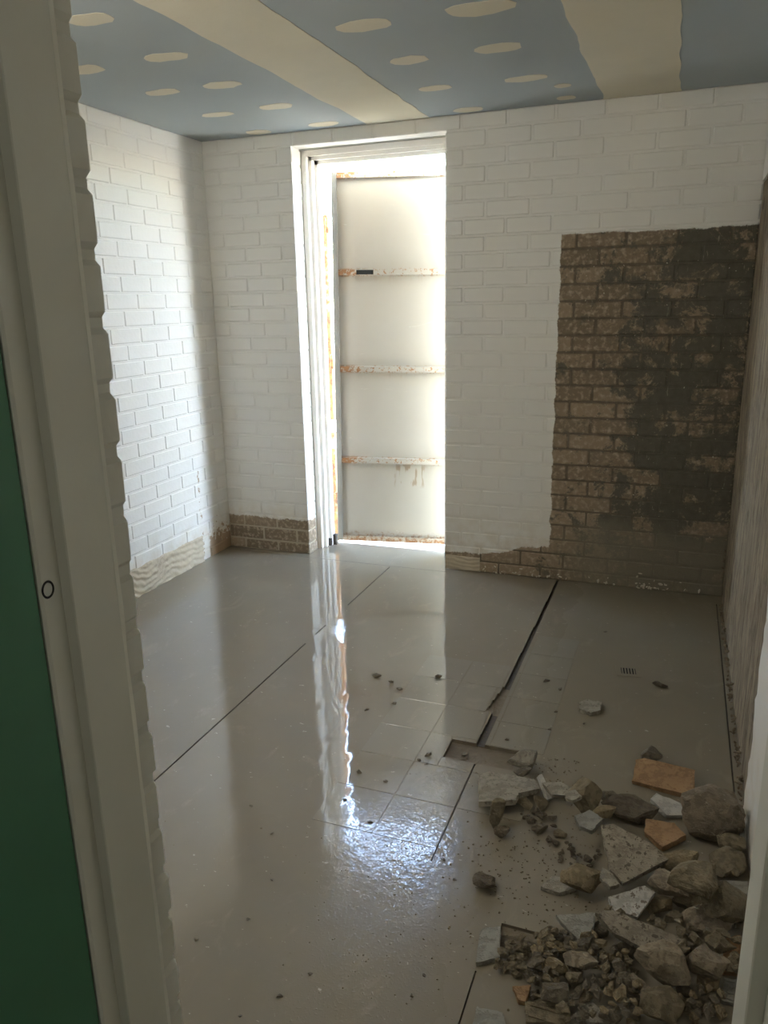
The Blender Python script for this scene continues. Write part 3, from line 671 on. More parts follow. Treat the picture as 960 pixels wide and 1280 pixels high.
KINDS = [
    ('tile_shard', 'small pale tile shard lying alone beside the floor drain', None, 'tile shard', 'paleshard'),
    ('rubble_chunk', 'tiny dark stone lying alone by the floor drain', None, 'rubble', 'darkstone'),
    ('terracotta_tile', 'large orange terracotta tile back lying atop the heap edge', None, 'tile shard', 'terracotta'),
    ('rubble_chunk', 'dark pointed stone at the far edge of the large orange tile', None, 'rubble', 'darkstone'),
    ('rubble_chunk', 'round grey stone standing in the hacked floor hole', None, 'rubble', 'greystone'),
    ('rubble_chunk', 'small dark stone at the foot of the round grey stone', None, 'rubble', 'darkstone'),
    ('rubble_chunk', 'small stone under the broken L-shaped floor tile', None, 'rubble', 'mortar'),
    ('rubble_chunk', 'knobbly stone at the end of the broken floor tile', None, 'rubble', 'mortar'),
    ('tile_shard', 'broad broken floor tile propped on small stones', None, 'tile shard', 'paleshard'),
    ('rubble_chunk', 'upright wedge of mortar leaning against the broad broken tile', None, 'rubble', 'mortar'),
    ('tile_shard', 'narrow white-edged tile sliver beside the broad broken tile', None, 'tile shard', 'glaze'),
    ('tile_shard', 'flat grey tile fragment behind the narrow white sliver', None, 'tile shard', 'paleshard'),
    ('rubble_chunk', 'small dark round stone behind the wedge with the pale top', None, 'rubble', 'darkstone'),
    ('rubble_chunk', 'mortar wedge with a pale tile edge on top', None, 'rubble', 'mortar'),
    ('rubble_chunk', 'small tan broken brick piece beside the pale-topped wedge', None, 'rubble', 'tan'),
    ('rubble_chunk', 'wide dark crumbly mortar lump behind the orange pieces', None, 'rubble', 'darkmortar'),
    ('tile_shard', 'tiny pale tile flake in front of the mortar wedge', None, 'tile shard', 'paleshard'),
    ('tile_shard', 'grey pentagonal tile shard at the heap front', None, 'tile shard', 'greyshard'),
    ('rubble_chunk', 'small mortar block below the concrete boulder, by the wall', None, 'rubble', 'mortar'),
    ('terracotta_tile', 'small orange terracotta tile chunk below the white shard', None, 'tile shard', 'terracotta'),
    ('tile_shard', 'white glazed tile wedge lying between the orange tiles', None, 'tile shard', 'glaze'),
    ('concrete_boulder', 'largest rounded concrete lump, beside the orange tiles', None, 'rubble', 'concrete_lump'),
    ('plastic_plate', 'small white plastic plate with a slot beside the boulder', None, 'tile shard', 'glaze'),
    ('rubble_chunk', 'tan block with a white tile edge below the small orange tile', None, 'rubble', 'tan'),
    ('rubble_chunk', 'pitted mortar block between the tan block and the stripped wall', None, 'rubble', 'mortar'),
    ('tile_shard', 'large speckled tile bed piece leaning on the heap front', None, 'tile shard', 'speckle'),
    ('tile_shard', 'grey floor tile remnant beside the ridged adhesive', None, 'tile shard', 'greyshard'),
    ('tile_shard', 'muddy tile remnant at the joint line', None, 'tile shard', 'greyshard'),
    ('rubble_chunk', 'crumbly mud clump alone on the wet floor', None, 'rubble', 'darkmortar'),
    ('rubble_chunk', 'tiny mud clump in front of the upright wedge', None, 'rubble', 'darkmortar'),
    ('rubble_chunk', 'tiny dark pebble between the mortar wedge and the mud clump', None, 'rubble', 'darkstone'),
    ('rubble_chunk', 'tiny flat pebble beside the grey pentagonal shard', None, 'rubble', 'mortar'),
    ('tile_shard', 'pale triangular tile corner in the near rubble', None, 'tile shard', 'paleshard'),
    ('rubble_slab', 'muddy slab with scored lines beside the pale tile corner', None, 'rubble', 'mortar'),
    ('rubble_chunk', 'pyramid-shaped stone in the near part of the heap', None, 'rubble', 'mortar'),
    ('terracotta_tile', 'small dull orange brick chip near the ridged adhesive', None, 'tile shard', 'terracotta'),
    ('tile_shard', 'ribbed grey tile back by the door jamb', None, 'tile shard', 'greyshard'),
    ('rubble_chunk', 'dark rounded stone near the ridged adhesive', None, 'rubble', 'darkstone'),
    ('rubble_chunk', 'long narrow stone lying against the pyramid stone', None, 'rubble', 'darkstone'),
    ('tile_shard', 'pale pointed shard beside the pyramid stone', None, 'tile shard', 'palemortar'),
    ('rubble_chunk', 'squat tan stone below the wedge-shaped stone', None, 'rubble', 'tan'),
    ('rubble_chunk', 'round mortar pebble beside the tan rounded stone', None, 'rubble', 'mortar'),
    ('rubble_chunk', 'tan rounded stone at the edge of the hacked corner', None, 'rubble', 'tan'),
    ('rubble_chunk', 'round pale mortar lump in the near part of the heap', None, 'rubble', 'palemortar'),
    ('rubble_chunk', 'wedge-shaped stone between the round pale lump and the orange block end', None, 'rubble', 'palemortar'),
    ('rubble_chunk', 'pale angular stone below the triangular shard', None, 'rubble', 'palemortar'),
    ('terracotta_tile', 'orange terracotta block end against the door jamb', None, 'tile shard', 'terracotta'),
    ('rubble_chunk', 'small dark stone between the pale angular stones', None, 'rubble', 'darkstone'),
    ('rubble_chunk', 'dark flat stone between the long tile strip and the round pale lump', None, 'rubble', 'darkstone'),
    ('rubble_chunk', 'dark block below the pale-topped boulder', None, 'rubble', 'mortar'),
    ('rubble_chunk', 'small dark block at the tail of the long tile strip', None, 'rubble', 'darkmortar'),
    ('rubble_chunk', 'brown block between the pale-topped boulder and the orange block end', None, 'rubble', 'mortar'),
    ('tile_shard', 'long diagonal tile strip across the heap', None, 'tile shard', 'speckle'),
    ('rubble_chunk', 'dark egg-shaped stone at the end of the long tile strip', None, 'rubble', 'darkstone'),
    ('tile_shard', 'triangular grey tile shard over the hacked corner', None, 'tile shard', 'greyshard'),
    ('rubble_chunk', 'pale-topped mortar boulder above the round lump', None, 'rubble', 'palemortar'),
    ('rubble_chunk', 'small tan stone beside the smooth one', None, 'rubble', 'mortar'),
    ('rubble_chunk', 'smooth tan stone beside the white flaked tile', None, 'rubble', 'tan'),
    ('tile_shard', 'white flaked tile piece in the heap front', None, 'tile shard', 'whitefleck'),
    ('rubble_chunk', 'square-cut mortar block by the door jamb', None, 'rubble', 'mortar'),
    ('rubble_slab', 'flat triangular mortar slab beside the domed lump', None, 'rubble', 'mortar'),
    ('tile_shard', 'flat muddy tile shard half sunk in slurry', None, 'tile shard', 'paleshard'),
    ('rubble_chunk', 'pale mortar lump between the domed lump and the speckled tile', None, 'rubble', 'palemortar'),
    ('tile_shard', 'light grey tile piece between two large mortar lumps', None, 'tile shard', 'greyshard'),
    ('rubble_chunk', 'tan mortar block at the left foot of the large speckled tile', None, 'rubble', 'tan'),
    ('tile_shard', 'small tile sliver tucked under the large speckled tile', None, 'tile shard', 'paleshard'),
    ('rubble_chunk', 'broad domed mortar lump in the middle of the heap', None, 'rubble', 'mortar'),
    ('rubble_chip', 'thumb-sized tan stone chip in the near rubble', 'tan chips in the near rubble', 'rubble', 'tan'),
    ('rubble_chip', 'thumb-sized dark stone chip in the near rubble', 'dark chips in the near rubble', 'rubble', 'darkstone'),
    ('rubble_chip', 'thumb-sized brown mortar chip in the near rubble', 'brown chips in the near rubble', 'rubble', 'mortar'),
    ('rubble_chip', 'small mortar fragment lodged among the heap boulders', 'fragments lodged among the boulders', 'rubble', 'mortar'),
    ('rubble_chip', 'crumb of dark mortar scattered at the heap front', 'dark crumbs at the heap front', 'rubble', 'darkmortar'),
    ('rubble_chip', 'sliver of combed adhesive in the hacked corner', 'adhesive slivers in the hacked corner', 'rubble', 'mortar'),
    ('floor_chip', 'tiny dark chip lying on the wet floor', 'dark chips on the wet floor', 'debris', 'darkstone'),
]
RUBBLE = [
    ('S', 0, 0, 0, 0.016, [[-0.0347, -0.0323], [0.0089, -0.0475], [0.0414, -0.0201], [0.0409, 0.0444], [-0.0168, 0.0446], [-0.0404, 0.0131]], [0.05, 0, 0], [2.464, -1.4184, 0.0114]),
    ('R', 1, 11, 10, [0.0253, 0.0182, 0.0106], [-0.283, 0.297, 0.265], [2.7064, -1.1427, 0.0136]),
    ('S', 2, 0, 0, 0.018, [[-0.0889, -0.0629], [0.0862, -0.045], [0.0951, -0.0204], [0.0766, 0.0619], [-0.0776, 0.0445], [-0.1014, 0.0258]], [0.28, 0.05, -0.2], [2.7484, -1.8254, 0.0264]),
    ('R', 3, 13, 9, [0.0375, 0.027, 0.0281], [0.045, 0.041, 0.194], [2.7006, -1.7349, 0.0431]),
    ('R', 4, 14, 14, [0.0508, 0.0366, 0.0359], [-0.21, -0.225, 0.087], [2.3015, -1.8975, 0.0406]),
    ('R', 5, 15, 10, [0.0234, 0.0169, 0.0098], [0.281, -0.338, 0.413], [2.3056, -1.9593, 0.0345]),
    ('R', 6, 16, 10, [0.0279, 0.0201, 0.0117], [0.257, 0.155, 0.142], [2.3384, -2.0864, 0.0153]),
    ('R', 7, 17, 10, [0.0222, 0.016, 0.0175], [-0.218, 0.317, -0.016], [2.389, -2.0777, 0.0222]),
    ('S', 8, 0, 0, 0.017, [[-0.0644, -0.1151], [0.0393, -0.0655], [0.0385, -0.0233], [0.0946, 0.0277], [0.0705, 0.0786], [-0.0748, 0.0689], [-0.108, 0.0401]], [-0.07, 0.0, 0], [2.2827, -2.0684, 0.0364]),
    ('R', 9, 19, 11, [0.0292, 0.021, 0.0439], [-0.12, 0.194, 0.59], [2.2813, -2.2207, 0.061]),
    ('S', 10, 0, 0, 0.012, [[0.0211, -0.0436], [0.0339, -0.0242], [-0.0243, 0.0428], [-0.0322, 0.027]], [0.1, 0.5, 0], [2.388, -2.0042, 0.0238]),
    ('S', 11, 0, 0, 0.012, [[-0.0169, -0.032], [0.0309, -0.0218], [0.0409, 0.0131], [-0.0016, 0.0302], [-0.0543, 0.0115]], [0.15, 0, 0], [2.4361, -2.0207, 0.0381]),
    ('R', 12, 21, 12, [0.0278, 0.02, 0.022], [0.095, 0.329, 0.084], [2.5885, -1.9914, 0.0258]),
    ('R', 13, 22, 10, [0.0563, 0.0405, 0.0479], [0.028, 0.276, 0.398], [2.5263, -2.0943, 0.0939]),
    ('R', 14, 23, 9, [0.0287, 0.0207, 0.019], [0.282, -0.207, 0.287], [2.583, -2.1459, 0.0806]),
    ('R', 15, 24, 18, [0.0786, 0.0566, 0.033], [0.087, 0.039, -0.045], [2.6532, -2.036, 0.0328]),
    ('S', 16, 0, 0, 0.01, [[-0.0155, -0.0187], [0.0036, -0.0236], [0.0277, 0.0042], [0.0056, 0.0322], [-0.0215, 0.0067]], [0, 0, 0], [2.491, -2.1628, 0.1215]),
    ('S', 17, 0, 0, 0.014, [[-0.0194, -0.0306], [0.0165, -0.0353], [0.0394, 0.0189], [0.0008, 0.0431], [-0.0376, 0.0054]], [0.12, 0, 0], [2.5447, -2.2196, 0.0889]),
    ('R', 18, 28, 10, [0.0377, 0.0271, 0.0297], [-0.257, -0.335, 0.14], [2.9329, -2.1166, 0.0351]),
    ('S', 19, 0, 0, 0.02, [[-0.0496, -0.01], [0.0002, -0.059], [0.0639, -0.0032], [0.031, 0.0354], [-0.0472, 0.0393]], [0.2, -0.08, 0], [2.7479, -2.1088, 0.0227]),
    ('S', 20, 0, 0, 0.016, [[-0.0089, -0.0383], [0.0566, -0.0148], [0.0551, 0.0143], [-0.0452, 0.0333], [-0.0596, 0.0066]], [0.3, 0.1, 0], [2.7675, -1.9715, 0.0193]),
    ('R', 21, 31, 26, [0.1014, 0.073, 0.0933], [-0.274, 0.314, 0.236], [2.8849, -2.0371, 0.0882]),
    ('S', 22, 0, 0, 0.008, [[-0.011, -0.0213], [0.0153, -0.0146], [0.0123, 0.0247], [-0.0167, 0.0116]], [0.3, 0, 0], [2.961, -1.9549, 0.0112]),
    ('R', 23, 33, 10, [0.0511, 0.0368, 0.0268], [-0.187, -0.294, 0.115], [2.7915, -2.2465, 0.0429]),
    ('R', 24, 34, 14, [0.0612, 0.0441, 0.0257], [0.229, -0.245, 0.696], [2.926, -2.1837, 0.0315]),
    ('S', 25, 0, 0, 0.02, [[-0.0361, -0.067], [0.0007, -0.0918], [0.1032, 0.01], [0.0538, 0.0439], [-0.0475, 0.064], [-0.0778, 0.0483]], [0.42, 0.12, 0], [2.6586, -2.3054, 0.0818]),
    ('S', 26, 0, 0, 0.012, [[-0.0122, -0.0696], [0.0364, -0.0363], [0.0201, 0.0553], [-0.0205, 0.0363], [-0.0245, 0.0195]], [0.04, 0, 0], [2.359, -2.6598, 0.0098]),
    ('S', 27, 0, 0, 0.012, [[-0.0314, -0.0291], [0.0376, -0.005], [0.0253, 0.019], [-0.0319, 0.0157]], [0.03, 0, 0], [2.4098, -2.8608, 0.0079]),
    ('R', 28, 70, 18, [0.0408, 0.0294, 0.0188], [-0.073, 0.228, 0.662], [2.3079, -2.4716, 0.0239]),
    ('R', 29, 71, 12, [0.0236, 0.017, 0.015], [0.078, -0.177, 0.577], [2.3049, -2.2488, 0.0178]),
    ('R', 30, 72, 10, [0.0212, 0.0153, 0.0131], [0.241, -0.154, 0.09], [2.3996, -2.1942, 0.0152]),
    ('R', 31, 73, 10, [0.0209, 0.0151, 0.0093], [-0.043, -0.119, 0.069], [2.4644, -2.1936, 0.0133]),
    ('S', 32, 0, 0, 0.016, [[0.0526, -0.001], [-0.0075, 0.0347], [-0.0454, -0.0329]], [0.12, 0, 0], [2.6166, -2.7858, 0.0129]),
    ('S', 33, 0, 3, 0.02, [[-0.0397, -0.0444], [0.029, -0.0217], [0.043, 0.0251], [0.0196, 0.0411], [-0.052, 0.0017]], [0.1, 0, 0], [2.5298, -2.8078, 0.0153]),
    ('R', 34, 57, 9, [0.0445, 0.0321, 0.0423], [-0.172, 0.219, 0.282], [2.7668, -2.734, 0.0486]),
    ('S', 35, 0, 0, 0.014, [[-0.0046, -0.0207], [0.0124, -0.0151], [0.0155, 0.0267], [-0.0235, 0.0098]], [0.1, 0, 0], [2.4668, -2.7789, 0.01]),
    ('S', 36, 0, 4, 0.014, [[-0.0151, -0.0258], [0.0112, -0.0252], [0.0154, 0.0316], [-0.0115, 0.0205]], [0.35, 0, 0], [2.9041, -2.6199, 0.0166]),
    ('R', 37, 62, 14, [0.0376, 0.0271, 0.0158], [0.256, 0.012, 0.531], [2.5378, -2.7796, 0.0461]),
    ('R', 38, 58, 11, [0.0201, 0.0145, 0.0171], [-0.277, 0.224, 0.084], [2.8112, -2.6498, 0.0179]),
    ('S', 39, 0, 0, 0.018, [[-0.0171, -0.0168], [0.0287, -0.0179], [0.0365, 0.0042], [-0.0159, 0.0244], [-0.0331, 0.0069]], [0.4, 0.15, 0], [2.7107, -2.6803, 0.0204]),
    ('R', 40, 55, 12, [0.0285, 0.0205, 0.0196], [0.132, 0.026, 0.656], [2.862, -2.6105, 0.0231]),
    ('R', 41, 60, 14, [0.0269, 0.0194, 0.0184], [0.078, 0.256, 0.06], [2.5671, -2.6874, 0.0195]),
    ('R', 42, 59, 14, [0.0267, 0.0192, 0.0227], [-0.106, 0.31, 0.203], [2.5296, -2.7136, 0.0437]),
    ('R', 43, 54, 22, [0.0604, 0.0435, 0.0544], [0.027, 0.191, 0.146], [2.7606, -2.6521, 0.0842]),
    ('R', 44, 51, 10, [0.0404, 0.0291, 0.0344], [-0.182, -0.076, -0.047], [2.8509, -2.6112, 0.0751]),
    ('R', 45, 61, 9, [0.035, 0.0252, 0.0162], [-0.314, -0.033, -0.049], [2.5832, -2.6833, 0.0561]),
    ('S', 46, 0, 0, 0.03, [[-0.0208, -0.0412], [0.0184, -0.0344], [0.0187, 0.0469], [-0.0163, 0.0307]], [0.5, 0, 0], [2.9123, -2.5297, 0.0338]),
    ('R', 47, 63, 11, [0.0192, 0.0138, 0.0163], [-0.038, -0.035, 0.651], [2.5425, -2.6421, 0.0182]),
    ('R', 48, 50, 12, [0.0298, 0.0214, 0.0253], [0.053, -0.125, 0.538], [2.6792, -2.5868, 0.0314]),
    ('R', 49, 81, 12, [0.0364, 0.0262, 0.0198], [0.026, 0.226, 0.591], [2.8317, -2.5185, 0.0265]),
    ('R', 50, 83, 11, [0.0254, 0.0183, 0.0171], [0.343, 0.239, 0.437], [2.7946, -2.5461, 0.0444]),
    ('R', 51, 82, 12, [0.0333, 0.024, 0.0234], [0.289, 0.214, 0.265], [2.88, -2.5431, 0.0726]),
    ('S', 52, 0, 0, 0.018, [[-0.0596, -0.0249], [0.0114, -0.0334], [0.0462, -0.0214], [0.118, 0.0188], [0.0634, 0.0242], [-0.0754, 0.0292], [-0.1105, 0.009]], [0.35, 0.15, 0], [2.7106, -2.5801, 0.0757]),
    ('R', 53, 49, 14, [0.0266, 0.0191, 0.0226], [-0.278, 0.273, 0.713], [2.6155, -2.5327, 0.0209]),
    ('S', 54, 0, 0, 0.014, [[0.0037, -0.0512], [0.0296, 0.0016], [0.0287, 0.0432], [-0.0628, 0.0083]], [0.16, 0, 0], [2.5701, -2.5622, 0.0402]),
    ('R', 55, 46, 15, [0.064, 0.0461, 0.0352], [0.158, -0.254, 0.553], [2.8535, -2.4425, 0.0378]),
    ('R', 56, 45, 11, [0.022, 0.0159, 0.0187], [0.313, -0.341, 0.116], [2.7801, -2.4693, 0.053]),
    ('R', 57, 44, 13, [0.0366, 0.0264, 0.0225], [-0.35, -0.212, 0.348], [2.7443, -2.4085, 0.0268]),
    ('S', 58, 0, 0, 0.016, [[-0.0387, -0.0394], [0.0154, -0.0418], [0.0527, 0.0387], [0.0286, 0.0507], [-0.0576, -0.0061]], [0.25, 0, 0], [2.6817, -2.4513, 0.0506]),
    ('R', 59, 41, 11, [0.056, 0.0403, 0.0476], [-0.153, -0.005, 0.221], [2.897, -2.4523, 0.1186]),
    ('S', 60, 0, 0, 0.026, [[-0.0497, -0.0326], [0.006, -0.0405], [0.0408, -0.0196], [0.0128, 0.05], [-0.0105, 0.0447]], [0.62, 0.1, 0], [2.8264, -2.3507, 0.0349]),
    ('S', 61, 0, 0, 0.012, [[0.003, -0.032], [0.0441, 0.0054], [0.0282, 0.03], [-0.0268, 0.0237], [-0.0487, -0.026]], [0.04, 0, 0], [2.4983, -2.4042, 0.0082]),
    ('R', 62, 40, 14, [0.0457, 0.0329, 0.0328], [-0.173, -0.038, 0.075], [2.7597, -2.3933, 0.0811]),
    ('S', 63, 0, 0, 0.012, [[-0.0128, -0.0213], [0.026, -0.0151], [0.0278, 0.0259], [-0.0414, 0.0111]], [0.2, 0, 0], [2.939, -2.2617, 0.0113]),
    ('R', 64, 35, 11, [0.052, 0.0374, 0.0312], [0.012, 0.154, 0.172], [2.5519, -2.4049, 0.0458]),
    ('S', 65, 0, 0, 0.014, [[-0.02, -0.0058], [0.0063, -0.0279], [0.0287, -0.0116], [0.0036, 0.0212], [-0.0192, 0.0249]], [0.2, 0, 0], [2.6192, -2.4114, 0.0709]),
    ('R', 66, 39, 18, [0.067, 0.0482, 0.0348], [-0.091, -0.319, 0.057], [2.8204, -2.4605, 0.1717]),
    ('R', 67, 302, 11, [0.0152, 0.0102, 0.01], [-0.117, -0.123, 1.405], [2.4879, -2.6821, 0.0008]),
    ('R', 68, 304, 11, [0.0092, 0.0074, 0.0066], [-0.276, -0.17, 4.832], [2.5941, -2.6087, 0.0081]),
    ('R', 68, 306, 11, [0.0157, 0.0126, 0.0107], [0.013, -0.398, 4.258], [2.4837, -2.6986, 0.023]),
    ('R', 67, 309, 11, [0.0102, 0.0084, 0.0066], [-0.162, 0.155, 5.479], [2.6126, -2.6318, 0.007]),
    ('R', 69, 313, 11, [0.0117, 0.0079, 0.0091], [0.293, -0.108, 0.13], [2.8168, -2.6975, 0.0122]),
    ('R', 67, 315, 11, [0.0184, 0.0128, 0.0117], [0.345, 0.164, 5.632], [2.5067, -2.6519, 0.0158]),
    ('R', 69, 316, 11, [0.0134, 0.0116, 0.01], [-0.16, 0.025, 1.154], [2.5683, -2.8277, 0.0374]),
    ('R', 67, 317, 11, [0.0169, 0.0105, 0.0093], [0.073, -0.236, 3.304], [2.512, -2.6552, 0.0458]),
    ('R', 68, 319, 11, [0.019, 0.0122, 0.0109], [0.23, 0.307, 0.614], [2.8434, -2.6762, 0.0113]),
    ('R', 68, 320, 11, [0.022, 0.0207, 0.0155], [0.076, 0.025, 3.702], [2.6644, -2.784, 0.0365]),
    ('R', 68, 324, 11, [0.0208, 0.0142, 0.0103], [0.056, 0.33, 1.849], [2.8615, -2.6973, 0.0314]),
    ('R', 67, 326, 11, [0.0102, 0.0076, 0.0049], [-0.34, 0.266, 0.701], [2.6665, -2.6943, 0.0062]),
    ('R', 68, 327, 11, [0.0097, 0.0072, 0.0065], [0.115, 0.33, 4.892], [2.6969, -2.7241, 0.0085]),
    ('R', 67, 342, 11, [0.0129, 0.0084, 0.0101], [0.167, 0.124, 3.399], [2.5823, -2.6018, 0.053]),
    ('R', 67, 343, 11, [0.015, 0.0135, 0.0084], [0.143, -0.341, 3.116], [2.4798, -2.6732, 0.0406]),
    ('R', 67, 351, 11, [0.0138, 0.0122, 0.0071], [0.11, 0.05, 5.736], [2.8848, -2.6736, 0.008]),
    ('R', 68, 353, 11, [0.0094, 0.0076, 0.0065], [-0.083, 0.16, 0.225], [2.8455, -2.6735, 0.0408]),
    ('R', 69, 356, 11, [0.009, 0.0074, 0.0045], [0.328, 0.087, 2.112], [2.6383, -2.6393, 0.0076]),
    ('R', 68, 358, 11, [0.0142, 0.0091, 0.0074], [0.06, -0.078, 2.146], [2.4676, -2.7228, 0.0076]),
    ('R', 67, 364, 11, [0.0103, 0.008, 0.0069], [0.078, -0.261, 0.587], [2.8343, -2.7257, 0.0109]),
    ('R', 69, 365, 11, [0.0254, 0.0162, 0.0146], [-0.314, -0.397, 3.963], [2.5742, -2.7344, 0.054]),
    ('R', 67, 367, 11, [0.0122, 0.0113, 0.0075], [0.119, -0.383, 4.272], [2.5249, -2.6208, 0.0244]),
    ('R', 67, 371, 11, [0.0108, 0.0076, 0.0049], [0.183, 0.126, 1.591], [2.6822, -2.7153, 0.0202]),
    ('R', 68, 377, 11, [0.01, 0.0082, 0.0071], [0.374, 0.352, 6.017], [2.5283, -2.6143, 0.0403]),
    ('R', 68, 386, 11, [0.0103, 0.0094, 0.0044], [-0.069, -0.038, 0.327], [2.4828, -2.6971, 0.0508]),
    ('R', 68, 388, 11, [0.014, 0.0087, 0.0103], [0.098, -0.295, 3.231], [2.4818, -2.727, 0.0234]),
    ('R', 67, 391, 11, [0.012, 0.0103, 0.0086], [-0.082, -0.1, 1.148], [2.8299, -2.7245, 0.0292]),
    ('R', 68, 394, 11, [0.0138, 0.0112, 0.0092], [-0.238, -0.152, 1.559], [2.857, -2.7204, 0.0516]),
    ('R', 68, 398, 11, [0.009, 0.0061, 0.0039], [0.151, 0.293, 5.154], [2.6679, -2.7387, 0.0075]),
    ('R', 68, 407, 11, [0.0134, 0.0081, 0.0076], [-0.387, 0.335, 4.527], [2.6424, -2.6607, 0.0115]),
    ('R', 68, 408, 11, [0.0112, 0.0095, 0.0064], [0.186, -0.315, 1.617], [2.671, -2.6655, 0.0331]),
    ('R', 67, 416, 11, [0.0171, 0.0145, 0.0099], [-0.174, -0.24, 1.323], [2.6758, -2.7379, 0.0516]),
    ('R', 68, 417, 11, [0.0165, 0.0126, 0.0101], [0.141, 0.357, 2.049], [2.6289, -2.6344, 0.0217]),
    ('R', 67, 418, 11, [0.0109, 0.0082, 0.0057], [0.071, 0.295, 5.718], [2.6488, -2.7449, 0.0529]),
    ('R', 69, 425, 11, [0.0092, 0.0068, 0.004], [-0.152, -0.034, 2.052], [2.5784, -2.7953, 0.0464]),
    ('R', 69, 426, 11, [0.0106, 0.0068, 0.0075], [-0.118, -0.105, 6.07], [2.525, -2.748, 0.0086]),
    ('R', 68, 442, 11, [0.0141, 0.0089, 0.0071], [-0.188, 0.08, 1.655], [2.8685, -2.6808, 0.0484]),
    ('R', 67, 446, 11, [0.0123, 0.0094, 0.005], [0.169, -0.017, 5.875], [2.7037, -2.7644, 0.0072]),
    ('R', 68, 456, 11, [0.01, 0.0068, 0.0071], [-0.27, 0.233, 5.372], [2.8365, -2.7278, 0.0472]),
    ('R', 67, 462, 11, [0.0188, 0.0115, 0.008], [0.189, 0.174, 1.509], [2.6018, -2.7557, 0.0323]),
    ('R', 69, 467, 11, [0.0101, 0.0092, 0.0059], [-0.127, 0.06, 0.25], [2.6547, -2.6278, 0.014]),
    ('R', 68, 476, 11, [0.0095, 0.0089, 0.0049], [-0.294, 0.036, 5.518], [2.6733, -2.6258, 0.0183]),
    ('R', 67, 480, 11, [0.0128, 0.0116, 0.008], [-0.177, -0.347, 5.755], [2.6242, -2.7379, 0.0405]),
    ('R', 67, 484, 11, [0.0112, 0.0082, 0.0085], [0.128, 0.08, 3.144], [2.6469, -2.6262, 0.0337]),
    ('R', 68, 495, 11, [0.017, 0.0144, 0.0098], [-0.095, 0.053, 2.122], [2.6655, -2.6599, 0.0497]),
    ('R', 68, 499, 11, [0.011, 0.0081, 0.0076], [0.01, -0.197, 5.755], [2.6498, -2.6232, 0.0522]),
    ('R', 68, 506, 11, [0.0146, 0.0131, 0.0115], [0.087, -0.207, 1.979], [2.6245, -2.7572, 0.0534]),
    ('R', 67, 510, 11, [0.0093, 0.0069, 0.0043], [0.245, -0.225, 3.499], [2.6031, -2.6281, 0.0307]),
    ('R', 67, 511, 11, [0.0113, 0.0081, 0.0088], [-0.313, -0.062, 3.479], [2.638, -2.6551, 0.0286]),
    ('R', 68, 516, 11, [0.009, 0.0084, 0.0064], [-0.276, -0.187, 3.592], [2.6328, -2.7177, 0.0465]),
    ('R', 68, 531, 11, [0.009, 0.008, 0.0039], [-0.306, -0.302, 4.223], [2.4884, -2.7375, 0.0371]),
    ('R', 69, 543, 11, [0.013, 0.0124, 0.006], [0.092, 0.134, 0.671], [2.5647, -2.8185, 0.0523]),
    ('R', 68, 545, 11, [0.009, 0.0082, 0.0058], [-0.212, 0.123, 4.589], [2.8223, -2.7124, 0.0545]),
    ('R', 68, 548, 11, [0.0106, 0.0097, 0.0051], [-0.253, 0.081, 1.067], [2.6547, -2.6949, 0.0457]),
    ('R', 68, 569, 11, [0.014, 0.0086, 0.0092], [-0.256, -0.307, 5.358], [2.6905, -2.782, 0.0484]),
    ('R', 69, 576, 11, [0.0103, 0.0064, 0.0067], [0.095, -0.125, 3.989], [2.6234, -2.808, 0.0479]),
    ('R', 68, 590, 11, [0.0177, 0.0139, 0.0126], [-0.379, -0.318, 0.439], [2.4821, -2.7246, 0.0549]),
    ('R', 67, 594, 11, [0.0094, 0.0064, 0.0074], [-0.04, -0.151, 4.41], [2.6812, -2.6307, 0.0303]),
    ('R', 69, 595, 11, [0.0091, 0.0075, 0.0056], [0.293, 0.289, 1.917], [2.6812, -2.6258, 0.0433]),
    ('R', 68, 617, 11, [0.0171, 0.0133, 0.011], [0.051, -0.068, 0.595], [2.5853, -2.6269, 0.0533]),
    ('R', 68, 627, 11, [0.011, 0.0092, 0.0077], [-0.28, 0.257, 4.851], [2.5893, -2.7592, 0.0488]),
    ('R', 69, 652, 11, [0.0106, 0.0078, 0.0077], [0.126, -0.27, 2.814], [2.7044, -2.7087, 0.0108]),
    ('R', 68, 663, 11, [0.015, 0.0121, 0.0102], [-0.375, 0.072, 1.534], [2.5491, -2.6181, 0.0437]),
    ('R', 69, 664, 11, [0.0098, 0.0064, 0.0078], [0.386, -0.116, 4.184], [2.6277, -2.6326, 0.0442]),
    ('R', 69, 679, 11, [0.0098, 0.006, 0.0061], [-0.105, 0.049, 5.669], [2.6401, -2.7067, 0.0522]),
    ('R', 69, 690, 11, [0.0094, 0.0077, 0.0047], [0.101, 0.099, 0.974], [2.4885, -2.6473, 0.0312]),
    ('R', 68, 709, 11, [0.0105, 0.0069, 0.0049], [-0.322, -0.06, 4.233], [2.6156, -2.6128, 0.0335]),
    ('R', 68, 753, 11, [0.0124, 0.0112, 0.0054], [-0.087, 0.299, 1.341], [2.6008, -2.8164, 0.0285]),
    ('R', 67, 759, 11, [0.0158, 0.0118, 0.0092], [0.203, 0.332, 2.98], [2.6212, -2.6117, 0.0508]),
    ('R', 68, 771, 11, [0.0136, 0.0082, 0.0092], [0.123, -0.225, 3.843], [2.4951, -2.7658, 0.0087]),
    ('R', 69, 785, 11, [0.0091, 0.0086, 0.0042], [-0.183, -0.053, 0.183], [2.509, -2.6367, 0.0507]),
    ('R', 68, 836, 11, [0.0154, 0.0104, 0.0098], [-0.095, 0.302, 5.354], [2.7085, -2.7546, 0.0251]),
    ('R', 68, 863, 11, [0.0142, 0.0111, 0.0109], [0.216, -0.259, 3.143], [2.4976, -2.7563, 0.0418]),
